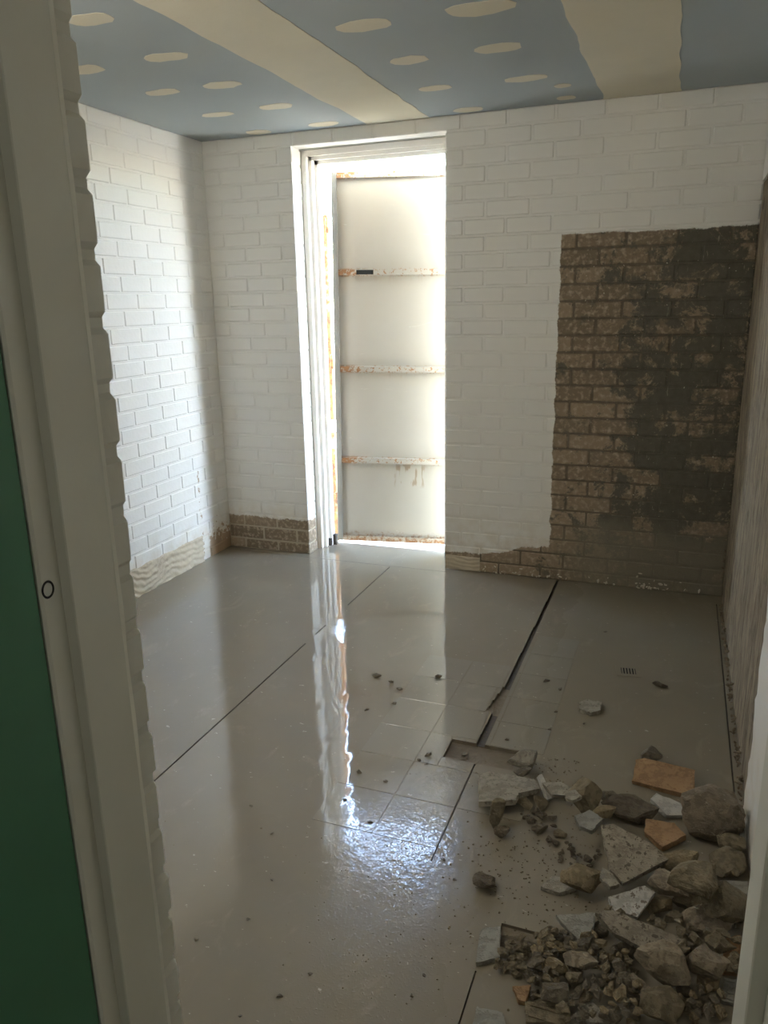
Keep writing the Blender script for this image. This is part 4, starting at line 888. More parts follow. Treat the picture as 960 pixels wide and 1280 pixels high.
    ('R', 68, 869, 11, [0.009, 0.0083, 0.0069], [-0.205, 0.03, 4.598], [2.8411, -2.6636, 0.0515]),
    ('R', 69, 881, 11, [0.009, 0.0074, 0.0058], [-0.305, 0.145, 2.937], [2.7993, -2.6956, 0.0199]),
    ('R', 69, 889, 11, [0.0093, 0.0077, 0.0075], [0.066, -0.295, 0.82], [2.6305, -2.6526, 0.0494]),
    ('R', 67, 894, 11, [0.0101, 0.0088, 0.0048], [-0.324, -0.025, 5.067], [2.4854, -2.6565, 0.0522]),
    ('R', 69, 897, 11, [0.0091, 0.007, 0.0068], [-0.189, -0.132, 0.161], [2.7181, -2.7627, 0.0451]),
    ('R', 68, 938, 11, [0.0125, 0.0091, 0.0053], [-0.214, -0.197, 5.127], [2.7057, -2.7041, 0.0369]),
    ('R', 67, 958, 11, [0.012, 0.0109, 0.0073], [-0.232, 0.025, 4.485], [2.7094, -2.7056, 0.0536]),
    ('R', 69, 1021, 11, [0.0094, 0.0065, 0.0044], [0.318, -0.134, 4.446], [2.6879, -2.7622, 0.0548]),
    ('R', 68, 1037, 11, [0.013, 0.0104, 0.0092], [0.193, -0.039, 0.512], [2.5377, -2.7426, 0.0274]),
    ('R', 68, 1050, 11, [0.0133, 0.0124, 0.0096], [-0.122, 0.135, 3.918], [2.6801, -2.6915, 0.0479]),
    ('R', 69, 1068, 11, [0.0099, 0.0084, 0.0071], [-0.132, 0.36, 0.284], [2.5176, -2.7536, 0.0513]),
    ('R', 67, 1069, 11, [0.0097, 0.0063, 0.007], [-0.213, -0.195, 5.689], [2.7053, -2.7486, 0.0502]),
    ('R', 67, 1171, 11, [0.0106, 0.0098, 0.008], [0.292, -0.026, 1.381], [2.8791, -2.7084, 0.0485]),
    ('R', 68, 1227, 11, [0.009, 0.0074, 0.0044], [0.233, 0.183, 6.194], [2.7933, -2.693, 0.0316]),
    ('R', 69, 1264, 11, [0.0127, 0.0099, 0.0082], [-0.306, -0.315, 4.585], [2.8849, -2.6674, 0.0542]),
    ('R', 68, 1277, 11, [0.009, 0.0067, 0.0047], [-0.298, -0.037, 3.264], [2.5822, -2.7848, 0.0539]),
    ('R', 67, 1295, 11, [0.0094, 0.0056, 0.0039], [-0.096, -0.271, 5.907], [2.6602, -2.7734, 0.0545]),
    ('R', 67, 1350, 11, [0.0091, 0.0079, 0.0041], [0.381, -0.239, 1.08], [2.5362, -2.743, 0.0421]),
    ('R', 69, 1374, 11, [0.0155, 0.0117, 0.0068], [-0.394, -0.163, 0.92], [2.4901, -2.6281, 0.0541]),
    ('R', 67, 1375, 11, [0.0091, 0.0067, 0.0054], [-0.044, 0.335, 4.722], [2.6559, -2.7258, 0.0524]),
    ('R', 68, 1381, 11, [0.0137, 0.0085, 0.0107], [-0.214, 0.111, 5.5], [2.6028, -2.8134, 0.0494]),
    ('R', 69, 1393, 11, [0.0094, 0.0073, 0.0051], [0.225, -0.207, 0.17], [2.6892, -2.6394, 0.0501]),
    ('R', 68, 1417, 11, [0.0097, 0.0062, 0.0071], [-0.287, -0.293, 3.109], [2.6094, -2.6303, 0.0543]),
    ('R', 69, 1501, 11, [0.0104, 0.0089, 0.0064], [0.212, 0.168, 1.887], [2.8342, -2.6905, 0.0348]),
    ('R', 68, 1638, 11, [0.0094, 0.0076, 0.0048], [-0.276, -0.288, 4.317], [2.8435, -2.6815, 0.0545]),
    ('R', 67, 1944, 11, [0.0091, 0.0069, 0.0052], [-0.292, 0.286, 5.596], [2.5113, -2.684, 0.0074]),
    ('R', 68, 1997, 11, [0.0114, 0.0073, 0.006], [-0.334, 0.172, 3.894], [2.4952, -2.7801, 0.0193]),
    ('R', 68, 2051, 11, [0.009, 0.0075, 0.0036], [0.195, 0.394, 4.104], [2.5111, -2.7357, 0.0546]),
    ('R', 67, 2074, 11, [0.0092, 0.0071, 0.0061], [0.282, -0.379, 4.284], [2.6641, -2.6332, 0.0495]),
    ('R', 67, 2108, 11, [0.0093, 0.0069, 0.0042], [-0.209, 0.291, 0.944], [2.6242, -2.6688, 0.0368]),
    ('R', 69, 2304, 11, [0.0105, 0.0085, 0.0057], [-0.144, 0.277, 3.89], [2.639, -2.6801, 0.0535]),
    ('R', 67, 2448, 11, [0.0094, 0.007, 0.0045], [-0.294, 0.207, 4.785], [2.8259, -2.6825, 0.0454]),
    ('R', 68, 2610, 11, [0.0128, 0.0092, 0.0052], [0.317, -0.377, 3.991], [2.5364, -2.6094, 0.0544]),
    ('R', 69, 2735, 11, [0.0091, 0.0085, 0.0066], [-0.312, -0.207, 0.392], [2.6007, -2.6473, 0.0538]),
    ('R', 69, 2847, 11, [0.0091, 0.006, 0.0049], [-0.259, 0.239, 4.351], [2.8095, -2.6976, 0.0324]),
    ('R', 68, 2938, 11, [0.0099, 0.0072, 0.0041], [-0.236, 0.002, 4.174], [2.5145, -2.6817, 0.0211]),
    ('R', 67, 3077, 11, [0.0095, 0.0087, 0.0069], [0.084, 0.331, 0.826], [2.5366, -2.6607, 0.0541]),
    ('R', 67, 3302, 11, [0.0107, 0.0094, 0.0044], [0.176, 0.157, 0.728], [2.6463, -2.7965, 0.0543]),
    ('R', 69, 3424, 11, [0.0105, 0.0079, 0.006], [-0.282, -0.393, 2.638], [2.7987, -2.6993, 0.0446]),
    ('R', 68, 3517, 11, [0.0115, 0.0077, 0.0078], [-0.124, 0.145, 4.32], [2.616, -2.7169, 0.0467]),
    ('R', 69, 3634, 11, [0.0105, 0.0084, 0.0068], [0.172, 0.28, 3.402], [2.4588, -2.7439, 0.0542]),
    ('R', 67, 4042, 11, [0.0094, 0.0066, 0.0054], [-0.221, -0.082, 0.841], [2.4851, -2.7706, 0.0516]),
    ('R', 69, 4150, 11, [0.0091, 0.0073, 0.0048], [-0.219, 0.229, 2.985], [2.5048, -2.6818, 0.031]),
    ('R', 68, 4596, 11, [0.0095, 0.0079, 0.0054], [0.235, 0.033, 4.465], [2.5083, -2.682, 0.0432]),
    ('R', 69, 4617, 11, [0.011, 0.0071, 0.0064], [-0.191, 0.291, 2.316], [2.7011, -2.6254, 0.0097]),
    ('R', 68, 5090, 11, [0.009, 0.006, 0.0045], [-0.286, -0.17, 1.641], [2.6009, -2.7426, 0.054]),
    ('R', 68, 5153, 11, [0.0093, 0.0057, 0.0051], [0.104, 0.232, 3.612], [2.5213, -2.6744, 0.0535]),
    ('R', 67, 5985, 11, [0.009, 0.0082, 0.0048], [0.388, 0.249, 4.828], [2.5621, -2.6424, 0.0543]),
    ('R', 68, 7433, 11, [0.009, 0.0055, 0.0062], [0.034, -0.214, 1.66], [2.6703, -2.7105, 0.0545]),
    ('R', 67, 7631, 11, [0.0093, 0.0068, 0.0045], [0.243, -0.318, 1.242], [2.4906, -2.6783, 0.054]),
    ('R', 67, 8518, 11, [0.0092, 0.0057, 0.0039], [0.033, 0.089, 2.15], [2.6047, -2.5917, 0.0544]),
    ('R', 69, 8600, 11, [0.0105, 0.0088, 0.008], [-0.378, 0.082, 3.763], [2.5136, -2.6175, 0.054]),
    ('R', 67, 9276, 11, [0.009, 0.0067, 0.0054], [-0.022, -0.305, 6.021], [2.6782, -2.6205, 0.0542]),
    ('R', 67, 10406, 11, [0.0094, 0.0073, 0.0064], [0.037, 0.063, 4.155], [2.8588, -2.6637, 0.0549]),
    ('R', 69, 10847, 11, [0.009, 0.0066, 0.0053], [0.148, -0.237, 2.961], [2.534, -2.7367, 0.0535]),
    ('R', 67, 11458, 11, [0.0093, 0.0086, 0.0062], [0.263, -0.287, 1.048], [2.7149, -2.7748, 0.0544]),
    ('R', 69, 11908, 11, [0.0091, 0.0067, 0.0041], [0.155, -0.132, 6.236], [2.5105, -2.6867, 0.0545]),
    ('R', 67, 12546, 11, [0.0092, 0.0062, 0.0072], [-0.157, -0.37, 5.009], [2.5998, -2.7154, 0.0089]),
    ('R', 70, 14551, 11, [0.0176, 0.0123, 0.0136], [0.377, -0.38, 3.46], [2.8695, -2.3266, 0.0388]),
    ('R', 70, 14553, 11, [0.0091, 0.0056, 0.0043], [-0.081, -0.38, 1.736], [2.9003, -2.3576, 0.0052]),
    ('R', 70, 14556, 11, [0.0094, 0.0074, 0.0063], [-0.093, -0.001, 5.248], [2.9255, -2.3274, 0.0081]),
    ('R', 70, 14558, 11, [0.0081, 0.0077, 0.0055], [-0.248, -0.177, 2.836], [2.7972, -2.3253, 0.0543]),
    ('R', 70, 14559, 11, [0.0098, 0.0074, 0.0062], [0.364, 0.119, 5.317], [2.9274, -2.3184, 0.0197]),
    ('R', 70, 14560, 11, [0.0106, 0.0088, 0.0064], [0.033, 0.137, 5.445], [2.725, -2.5103, 0.0073]),
    ('R', 70, 14569, 11, [0.0131, 0.0111, 0.0087], [-0.275, 0.366, 3.234], [2.6558, -2.5032, 0.0521]),
    ('R', 70, 14572, 11, [0.0108, 0.0076, 0.0044], [0.093, 0.072, 2.314], [2.8457, -2.2792, 0.0069]),
    ('R', 70, 14574, 11, [0.0084, 0.0072, 0.0053], [0.055, -0.38, 0.223], [2.9048, -2.5737, 0.0371]),
    ('R', 70, 14579, 11, [0.0179, 0.0157, 0.0105], [-0.043, 0.198, 5.579], [2.7381, -2.4739, 0.0145]),
    ('R', 70, 14581, 11, [0.0086, 0.008, 0.004], [0.274, 0.055, 4.35], [2.632, -2.5451, 0.0999]),
    ('R', 70, 14592, 11, [0.0091, 0.0079, 0.0043], [-0.34, 0.393, 2.12], [2.8738, -2.3807, 0.039]),
    ('R', 70, 14594, 11, [0.0129, 0.0079, 0.009], [-0.229, 0.249, 0.032], [2.9343, -2.2358, 0.0431]),
    ('R', 70, 14603, 11, [0.0107, 0.0093, 0.0048], [0.196, -0.102, 4.786], [2.6365, -2.514, 0.0347]),
    ('R', 70, 14607, 11, [0.0082, 0.0059, 0.0055], [0.259, 0.398, 1.783], [2.8985, -2.3859, 0.0072]),
    ('R', 70, 14608, 11, [0.0104, 0.0083, 0.0047], [0.364, -0.147, 6.115], [2.8941, -2.3489, 0.0158]),
    ('R', 70, 14611, 11, [0.0109, 0.0084, 0.0067], [0.358, 0.025, 4.426], [2.8905, -2.3686, 0.0223]),
    ('R', 70, 14612, 11, [0.0171, 0.0144, 0.0113], [0.046, -0.201, 2.79], [2.7068, -2.5196, 0.0195]),
    ('R', 70, 14615, 11, [0.0152, 0.0134, 0.0115], [-0.268, -0.114, 2.893], [2.7863, -2.3362, 0.0684]),
    ('R', 70, 14617, 11, [0.0112, 0.0079, 0.0065], [0.054, -0.209, 1.568], [2.6876, -2.5201, 0.0355]),
    ('R', 70, 14620, 11, [0.0142, 0.0096, 0.0086], [0.029, -0.335, 2.383], [2.7539, -2.5505, 0.0953]),
    ('R', 70, 14621, 11, [0.0091, 0.0068, 0.0054], [0.236, -0.017, 6.26], [2.9033, -2.3814, 0.0189]),
    ('R', 70, 14625, 11, [0.0081, 0.0067, 0.0058], [-0.151, 0.299, 3.1], [2.8038, -2.3059, 0.0087]),
    ('R', 70, 14627, 11, [0.0098, 0.0078, 0.0054], [0.145, -0.07, 0.559], [2.8607, -2.3925, 0.0471]),
    ('R', 70, 14631, 11, [0.0158, 0.0143, 0.0108], [-0.391, 0.055, 0.644], [2.9004, -2.2977, 0.0133]),
    ('R', 70, 14634, 11, [0.0081, 0.0065, 0.0063], [0.14, -0.039, 0.573], [2.9327, -2.3958, 0.0071]),
    ('R', 70, 14635, 11, [0.0086, 0.0061, 0.0064], [0.01, 0.182, 1.71], [2.7248, -2.4773, 0.0322]),
    ('R', 70, 14637, 11, [0.0084, 0.0056, 0.006], [0.338, -0.295, 4.649], [2.7428, -2.4895, 0.0309]),
    ('R', 70, 14639, 11, [0.009, 0.0074, 0.005], [0.384, 0.073, 0.807], [2.7359, -2.4593, 0.03]),
    ('R', 70, 14643, 11, [0.0096, 0.006, 0.0041], [0.394, 0.379, 0.966], [2.846, -2.276, 0.0166]),
    ('R', 70, 14664, 11, [0.0126, 0.0109, 0.0094], [-0.204, -0.345, 1.893], [2.8106, -2.5345, 0.0669]),
    ('R', 70, 14681, 11, [0.0121, 0.0077, 0.0087], [-0.199, 0.054, 5.733], [2.9071, -2.5752, 0.0544]),
    ('R', 70, 14691, 11, [0.014, 0.0128, 0.0108], [0.251, -0.352, 3.586], [2.9157, -2.5673, 0.0704]),
    ('R', 70, 14738, 11, [0.0132, 0.0105, 0.0069], [-0.254, -0.34, 4.996], [2.8583, -2.5144, 0.0726]),
    ('R', 70, 14766, 11, [0.0121, 0.0091, 0.0054], [-0.198, 0.368, 1.572], [2.7954, -2.5199, 0.0682]),
    ('R', 70, 14820, 11, [0.0123, 0.0097, 0.0058], [0.172, -0.348, 2.005], [2.936, -2.3686, 0.0086]),
    ('R', 70, 14828, 11, [0.0137, 0.0121, 0.0092], [-0.379, -0.254, 0.311], [2.9226, -2.5168, 0.0729]),
    ('R', 70, 14884, 11, [0.0182, 0.0126, 0.0097], [0.012, -0.012, 1.487], [2.9362, -2.3766, 0.0247]),
    ('R', 70, 14933, 11, [0.013, 0.0106, 0.008], [0.072, -0.105, 2.885], [2.8906, -2.3991, 0.0742]),
    ('R', 70, 14965, 11, [0.0122, 0.0077, 0.0074], [-0.351, -0.224, 0.306], [2.9191, -2.3892, 0.0346]),
    ('R', 70, 15046, 11, [0.0156, 0.0111, 0.0085], [-0.113, 0.02, 1.855], [2.8265, -2.5494, 0.0781]),
    ('R', 70, 15120, 11, [0.012, 0.0088, 0.0079], [-0.278, 0.33, 1.003], [2.9171, -2.594, 0.0607]),
    ('R', 70, 15127, 11, [0.012, 0.0091, 0.0061], [0.151, 0.114, 1.273], [2.9183, -2.3779, 0.0483]),
    ('R', 70, 15196, 11, [0.0123, 0.0077, 0.007], [0.132, 0.166, 3.858], [2.9134, -2.3868, 0.0756]),
    ('R', 70, 15219, 11, [0.012, 0.0081, 0.0075], [-0.025, 0.352, 0.358], [2.8227, -2.5219, 0.0797]),
    ('R', 70, 15440, 11, [0.0124, 0.01, 0.0053], [-0.072, 0.144, 3.104], [2.8884, -2.5093, 0.0769]),
    ('R', 70, 15677, 11, [0.0136, 0.0089, 0.0069], [-0.372, 0.377, 5.655], [2.9105, -2.5925, 0.0786]),
    ('R', 70, 15841, 11, [0.0139, 0.0095, 0.0083], [-0.209, 0.313, 5.501], [2.9353, -2.3947, 0.0472]),
    ('R', 70, 16692, 11, [0.0126, 0.0084, 0.0068], [-0.2, 0.064, 3.879], [2.803, -2.5801, 0.0799]),
    ('R', 70, 17860, 11, [0.0122, 0.0103, 0.0066], [-0.119, -0.358, 1.118], [2.7973, -2.5459, 0.0789]),
    ('R', 70, 21730, 11, [0.0121, 0.0078, 0.005], [0.292, -0.336, 3.242], [2.9358, -2.3728, 0.0766]),
    ('R', 70, 23534, 11, [0.0124, 0.0086, 0.0082], [0.133, -0.333, 0.193], [2.801, -2.6018, 0.0798]),
    ('R', 70, 24259, 11, [0.0128, 0.0086, 0.0079], [0.338, -0.097, 3.253], [2.9146, -2.6118, 0.0775]),
    ('R', 70, 29280, 11, [0.0129, 0.008, 0.0101], [-0.044, -0.307, 3.692], [2.9339, -2.3947, 0.0674]),
    ('R', 70, 29622, 11, [0.012, 0.01, 0.0065], [-0.309, -0.239, 5.855], [2.7943, -2.5087, 0.0779]),
    ('R', 71, 31434, 11, [0.0072, 0.0056, 0.0041], [-0.339, -0.207, 3.872], [2.3506, -2.1467, 0.0048]),
    ('R', 71, 31435, 11, [0.0105, 0.0075, 0.0075], [0.319, 0.228, 3.081], [2.4336, -2.1278, 0.0084]),
    ('R', 71, 31436, 11, [0.0106, 0.008, 0.0047], [-0.277, -0.234, 1.532], [2.4834, -2.2971, 0.0057]),
    ('R', 71, 31437, 11, [0.0051, 0.0046, 0.0024], [-0.068, -0.364, 3.232], [2.5125, -2.3027, 0.0035]),
    ('R', 71, 31439, 11, [0.005, 0.0043, 0.0032], [-0.378, -0.162, 3.443], [2.499, -2.2249, 0.0039]),
    ('R', 71, 31442, 11, [0.0056, 0.0034, 0.0028], [0.022, -0.309, 0.705], [2.5296, -2.2564, 0.0043]),
    ('R', 71, 31443, 11, [0.0071, 0.0051, 0.0039], [-0.351, -0.289, 5.857], [2.5848, -2.2385, 0.0054]),
    ('R', 71, 31444, 11, [0.0127, 0.0106, 0.0099], [0.17, -0.274, 2.855], [2.3734, -2.1671, 0.0129]),
    ('R', 71, 31445, 11, [0.0079, 0.0067, 0.006], [0.196, -0.182, 0.593], [2.4081, -2.1218, 0.0116]),
    ('R', 71, 31447, 11, [0.0071, 0.0066, 0.004], [0.317, -0.247, 2.861], [2.4456, -2.1728, 0.0179]),
    ('R', 71, 31449, 11, [0.005, 0.0038, 0.0022], [-0.378, 0.204, 2.006], [2.3392, -2.1317, 0.0045]),
    ('R', 71, 31450, 11, [0.005, 0.0046, 0.0033], [-0.26, 0.276, 1.348], [2.5428, -2.3043, 0.0056]),
    ('R', 71, 31454, 11, [0.0055, 0.0033, 0.004], [-0.32, -0.342, 5.507], [2.5309, -2.3003, 0.0074]),
    ('R', 71, 31455, 11, [0.0078, 0.0047, 0.0052], [-0.045, 0.357, 2.941], [2.5625, -2.2971, 0.0066]),
    ('R', 71, 31456, 11, [0.0093, 0.0073, 0.0063], [-0.107, -0.396, 4.521], [2.3627, -2.1468, 0.0111]),
    ('R', 71, 31458, 11, [0.0054, 0.005, 0.0042], [0.253, 0.171, 2.188], [2.4185, -2.1663, 0.0054]),
    ('R', 71, 31461, 11, [0.0067, 0.0046, 0.0048], [-0.021, -0.212, 3.844], [2.5792, -2.2352, 0.0125]),
    ('R', 71, 31462, 11, [0.0055, 0.0045, 0.004], [-0.362, -0.351, 3.961], [2.5099, -2.238, 0.0057]),
    ('R', 71, 31463, 11, [0.0105, 0.0072, 0.0064], [0.111, -0.372, 2.578], [2.5135, -2.2693, 0.0082]),
    ('R', 71, 31472, 11, [0.0085, 0.0078, 0.0052], [-0.253, 0.374, 1.26], [2.538, -2.3181, 0.0125]),
    ('R', 71, 31476, 11, [0.0053, 0.005, 0.0033], [0.123, -0.338, 1.272], [2.5645, -2.3159, 0.0048]),
    ('R', 71, 31477, 11, [0.0073, 0.0057, 0.0058], [-0.17, -0.332, 1.363], [2.5738, -2.2576, 0.0067]),
    ('R', 71, 31478, 11, [0.0066, 0.0046, 0.0039], [0.056, 0.128, 0.434], [2.5192, -2.2853, 0.012]),
    ('R', 71, 31479, 11, [0.0113, 0.0088, 0.0069], [0.257, 0.205, 4.133], [2.4383, -2.226, 0.0081]),
    ('R', 71, 31480, 11, [0.005, 0.0035, 0.0039], [-0.366, -0.111, 1.451], [2.528, -2.2783, 0.0184]),
    ('R', 71, 31482, 11, [0.0054, 0.0037, 0.0029], [0.094, -0.214, 3.26], [2.4383, -2.1575, 0.0043]),
    ('R', 71, 31483, 11, [0.0113, 0.0104, 0.0048], [-0.244, -0.034, 3.896], [2.4604, -2.2371, 0.0103]),
    ('R', 71, 31486, 11, [0.0076, 0.0063, 0.004], [0.145, -0.122, 2.911], [2.5116, -2.2698, 0.0203]),
    ('R', 71, 31488, 11, [0.0085, 0.0061, 0.0039], [-0.053, 0.07, 2.294], [2.3986, -2.1314, 0.0181]),
    ('R', 71, 31489, 11, [0.0129, 0.0108, 0.0079], [0.4, 0.037, 2.353], [2.5554, -2.2877, 0.0201]),
    ('R', 71, 31490, 11, [0.005, 0.0047, 0.0028], [-0.195, 0.077, 1.22], [2.5563, -2.3296, 0.0039]),
    ('R', 71, 31491, 11, [0.0051, 0.0048, 0.0028], [-0.187, 0.331, 4.546], [2.4782, -2.2889, 0.016]),
    ('R', 71, 31493, 11, [0.0053, 0.0041, 0.0024], [-0.178, -0.279, 1.028], [2.4989, -2.2315, 0.0087]),
    ('R', 71, 31494, 11, [0.005, 0.0046, 0.0024], [0.27, -0.256, 2.508], [2.3852, -2.1468, 0.0034]),
    ('R', 71, 31495, 11, [0.0079, 0.007, 0.0038], [0.084, 0.143, 1.682], [2.4471, -2.2434, 0.0192]),
    ('R', 71, 31499, 11, [0.0106, 0.0097, 0.0043], [-0.094, 0.057, 6.229], [2.5201, -2.3499, 0.0055]),
    ('R', 71, 31503, 11, [0.0076, 0.0061, 0.0041], [-0.125, -0.144, 0.913], [2.4902, -2.2313, 0.015]),
    ('R', 71, 31504, 11, [0.011, 0.0093, 0.0071], [0.238, 0.046, 0.19], [2.3963, -2.1486, 0.0273]),
    ('R', 71, 31506, 11, [0.011, 0.0074, 0.0087], [0.055, 0.28, 2.584], [2.5414, -2.3336, 0.0259]),
    ('R', 71, 31507, 11, [0.0058, 0.0048, 0.0029], [-0.001, 0.207, 3.77], [2.5026, -2.2712, 0.0286]),
    ('R', 71, 31508, 11, [0.005, 0.0036, 0.0039], [0.208, 0.376, 0.134], [2.582, -2.3162, 0.0057]),
    ('R', 71, 31509, 11, [0.005, 0.0031, 0.0034], [0.004, 0.073, 1.491], [2.538, -2.2888, 0.0214]),
    ('R', 71, 31510, 11, [0.0122, 0.0114, 0.0086], [0.373, 0.183, 3.884], [2.3824, -2.1157, 0.0134]),
    ('R', 71, 31511, 11, [0.0068, 0.0045, 0.0035], [0.35, 0.017, 0.886], [2.4818, -2.2662, 0.0047]),
    ('R', 71, 31512, 11, [0.0053, 0.0035, 0.0022], [0.111, 0.069, 4.775], [2.4811, -2.2529, 0.0031]),
    ('R', 72, 31513, 11, [0.0071, 0.0045, 0.0048], [0.02, -0.349, 1.456], [2.4148, -2.6938, 0.0014]),
    ('R', 72, 31514, 11, [0.0072, 0.0052, 0.0057], [-0.247, 0.005, 5.48], [2.4075, -2.6572, -0.003]),
    ('R', 72, 31517, 11, [0.0134, 0.0098, 0.0061], [0.106, 0.212, 2.64], [2.4418, -2.7242, 0.0089]),
    ('R', 72, 31518, 11, [0.0129, 0.01, 0.0058], [-0.262, -0.292, 1.77], [2.4914, -2.5871, 0.004]),
    ('R', 72, 31519, 11, [0.0074, 0.0053, 0.0033], [0.031, 0.185, 1.29], [2.4755, -2.617, -0.0045]),
    ('R', 72, 31520, 11, [0.0099, 0.0087, 0.0075], [0.366, 0.3, 0.141], [2.4098, -2.653, 0.0111]),
    ('R', 72, 31525, 11, [0.0103, 0.0066, 0.0074], [-0.011, 0.048, 0.973], [2.4168, -2.7159, 0.009]),
    ('R', 72, 31526, 11, [0.009, 0.006, 0.0055], [-0.259, -0.17, 5.263], [2.4519, -2.6495, -0.001]),
    ('R', 72, 31528, 11, [0.0148, 0.0113, 0.008], [-0.197, -0.375, 5.127], [2.4043, -2.6825, 0.0183]),
    ('R', 72, 31531, 11, [0.0119, 0.0108, 0.009], [-0.163, -0.302, 2.787], [2.4342, -2.6711, 0.0004]),
    ('R', 72, 31532, 11, [0.0072, 0.0062, 0.0046], [-0.225, 0.141, 2.633], [2.4338, -2.6936, 0.0015]),
    ('R', 72, 31533, 11, [0.0084, 0.0054, 0.0052], [0.351, 0.147, 4.456], [2.4016, -2.7111, 0.0125]),
    ('R', 72, 31536, 11, [0.0129, 0.0111, 0.0093], [-0.087, -0.399, 2.747], [2.4398, -2.652, 0.0141]),
    ('R', 72, 31537, 11, [0.0088, 0.0065, 0.0038], [0.009, -0.088, 5.541], [2.4569, -2.6271, -0.0041]),
    ('R', 72, 31539, 11, [0.0074, 0.0045, 0.0031], [-0.24, -0.17, 0.07], [2.4384, -2.6219, -0.0042]),
    ('R', 72, 31540, 11, [0.0108, 0.0102, 0.0057], [-0.316, -0.278, 4.49], [2.4375, -2.7083, 0.0158]),
    ('R', 72, 31541, 11, [0.0072, 0.0059, 0.0051], [0.222, -0.174, 0.26], [2.4263, -2.6903, 0.0101]),
    ('R', 72, 31544, 11, [0.0071, 0.0044, 0.0048], [0.368, 0.022, 6.122], [2.4492, -2.65, 0.0255]),
    ('R', 72, 31547, 11, [0.0081, 0.0074, 0.0037], [-0.185, 0.296, 4.092], [2.3951, -2.7278, 0.017]),
    ('R', 72, 31548, 11, [0.0079, 0.0073, 0.004], [-0.292, -0.157, 3.455], [2.4293, -2.7245, 0.022]),
    ('R', 72, 31556, 11, [0.0102, 0.0065, 0.0053], [-0.019, 0.193, 3.066], [2.4169, -2.6533, 0.0252]),
    ('R', 72, 31557, 11, [0.0092, 0.0074, 0.0045], [0.027, 0.232, 1.451], [2.4535, -2.6731, 0.0071]),
    ('R', 72, 31558, 11, [0.0103, 0.0071, 0.0067], [0.126, 0.079, 0.113], [2.4832, -2.6041, 0.0086]),
    ('R', 72, 31559, 11, [0.0073, 0.0057, 0.0033], [0.303, -0.274, 1.693], [2.4152, -2.7156, 0.0193]),
    ('R', 72, 31564, 11, [0.0111, 0.008, 0.0045], [-0.389, -0.354, 0.543], [2.5074, -2.5856, 0.0168]),
    ('R', 72, 31565, 11, [0.0072, 0.0058, 0.0042], [0.173, -0.208, 2.525], [2.4492, -2.6993, 0.0178]),
    ('R', 72, 31567, 11, [0.0073, 0.0062, 0.0033], [-0.221, -0.115, 2.082], [2.397, -2.6954, 0.0298]),
    ('R', 72, 31570, 11, [0.0142, 0.0097, 0.0066], [0.216, 0.13, 4.003], [2.4351, -2.6314, 0.026]),
    ('R', 72, 31575, 11, [0.0082, 0.0051, 0.0058], [0.296, -0.212, 4.759], [2.4976, -2.5825, 0.0275]),
    ('R', 72, 31581, 11, [0.0106, 0.0071, 0.0053], [0.281, -0.149, 5.629], [2.4153, -2.6702, 0.0264]),
    ('R', 72, 31584, 11, [0.0078, 0.005, 0.0046], [0.36, 0.273, 2.7], [2.4277, -2.6948, 0.0238]),
    ('R', 72, 31594, 11, [0.0078, 0.0068, 0.004], [0.253, -0.086, 4.941], [2.4472, -2.6939, 0.0272]),
    ('R', 72, 31597, 11, [0.0082, 0.0055, 0.0052], [-0.176, -0.203, 5.326], [2.4567, -2.6276, 0.0077]),
    ('R', 72, 31604, 11, [0.0072, 0.0045, 0.0053], [-0.303, -0.088, 3.925], [2.3942, -2.7134, 0.0207]),
    ('R', 72, 31612, 11, [0.0086, 0.0077, 0.0059], [0.151, 0.235, 3.232], [2.4693, -2.6039, 0.0182]),
    ('R', 72, 31615, 11, [0.008, 0.0058, 0.0045], [-0.362, -0.129, 0.393], [2.4412, -2.6745, 0.0156]),
    ('R', 73, 31616, 9, [0.0156, 0.0112, 0.0065], [0.145, -0.065, 0.256], [1.5828, -1.4273, 0.0083]),
    ('R', 73, 31617, 9, [0.0111, 0.008, 0.0047], [-0.123, 0.214, 0.684], [1.6618, -1.455, 0.007]),
    ('R', 73, 31618, 9, [0.0141, 0.0101, 0.0059], [0.028, -0.119, 0.038], [1.8355, -1.3499, 0.0088]),
    ('R', 73, 31619, 9, [0.0105, 0.0075, 0.0044], [-0.248, -0.242, 0.641], [1.9708, -1.9218, 0.0077]),
    ('R', 73, 31620, 9, [0.0069, 0.005, 0.0029], [0.232, 0.296, 0.071], [1.951, -1.9599, 0.0054]),
    ('R', 73, 31621, 9, [0.0092, 0.0066, 0.0039], [-0.044, -0.132, 0.466], [1.7359, -1.6196, 0.0064]),
    ('R', 73, 31622, 9, [0.0109, 0.0079, 0.0046], [0.006, 0.024, 0.167], [1.7174, -1.5017, 0.0062]),
    ('R', 73, 31623, 9, [0.0078, 0.0056, 0.0033], [-0.119, -0.286, 0.434], [1.6495, -1.7014, 0.0055]),
    ('R', 73, 31624, 9, [0.0057, 0.0041, 0.0024], [0.01, -0.002, 0.743], [1.9804, -1.9701, 0.0028]),
    ('R', 73, 31625, 9, [0.005, 0.0036, 0.0021], [-0.189, -0.299, 0.634], [1.6527, -2.4665, 0.0038]),
    ('R', 73, 31626, 9, [0.0053, 0.0038, 0.0022], [-0.072, 0.147, 0.015], [1.527, -2.373, 0.0035]),
    ('R', 73, 31627, 9, [0.004, 0.0029, 0.0017], [-0.214, -0.043, 0.155], [1.608, -2.455, 0.0029]),
    ('R', 73, 31628, 9, [0.009, 0.0065, 0.0038], [0.226, 0.214, 0.483], [1.7816, -2.0933, 0.0052]),
    ('R', 73, 31629, 9, [0.0077, 0.0056, 0.0032], [0.087, -0.251, 0.148], [1.8834, -2.1105, 0.0041]),
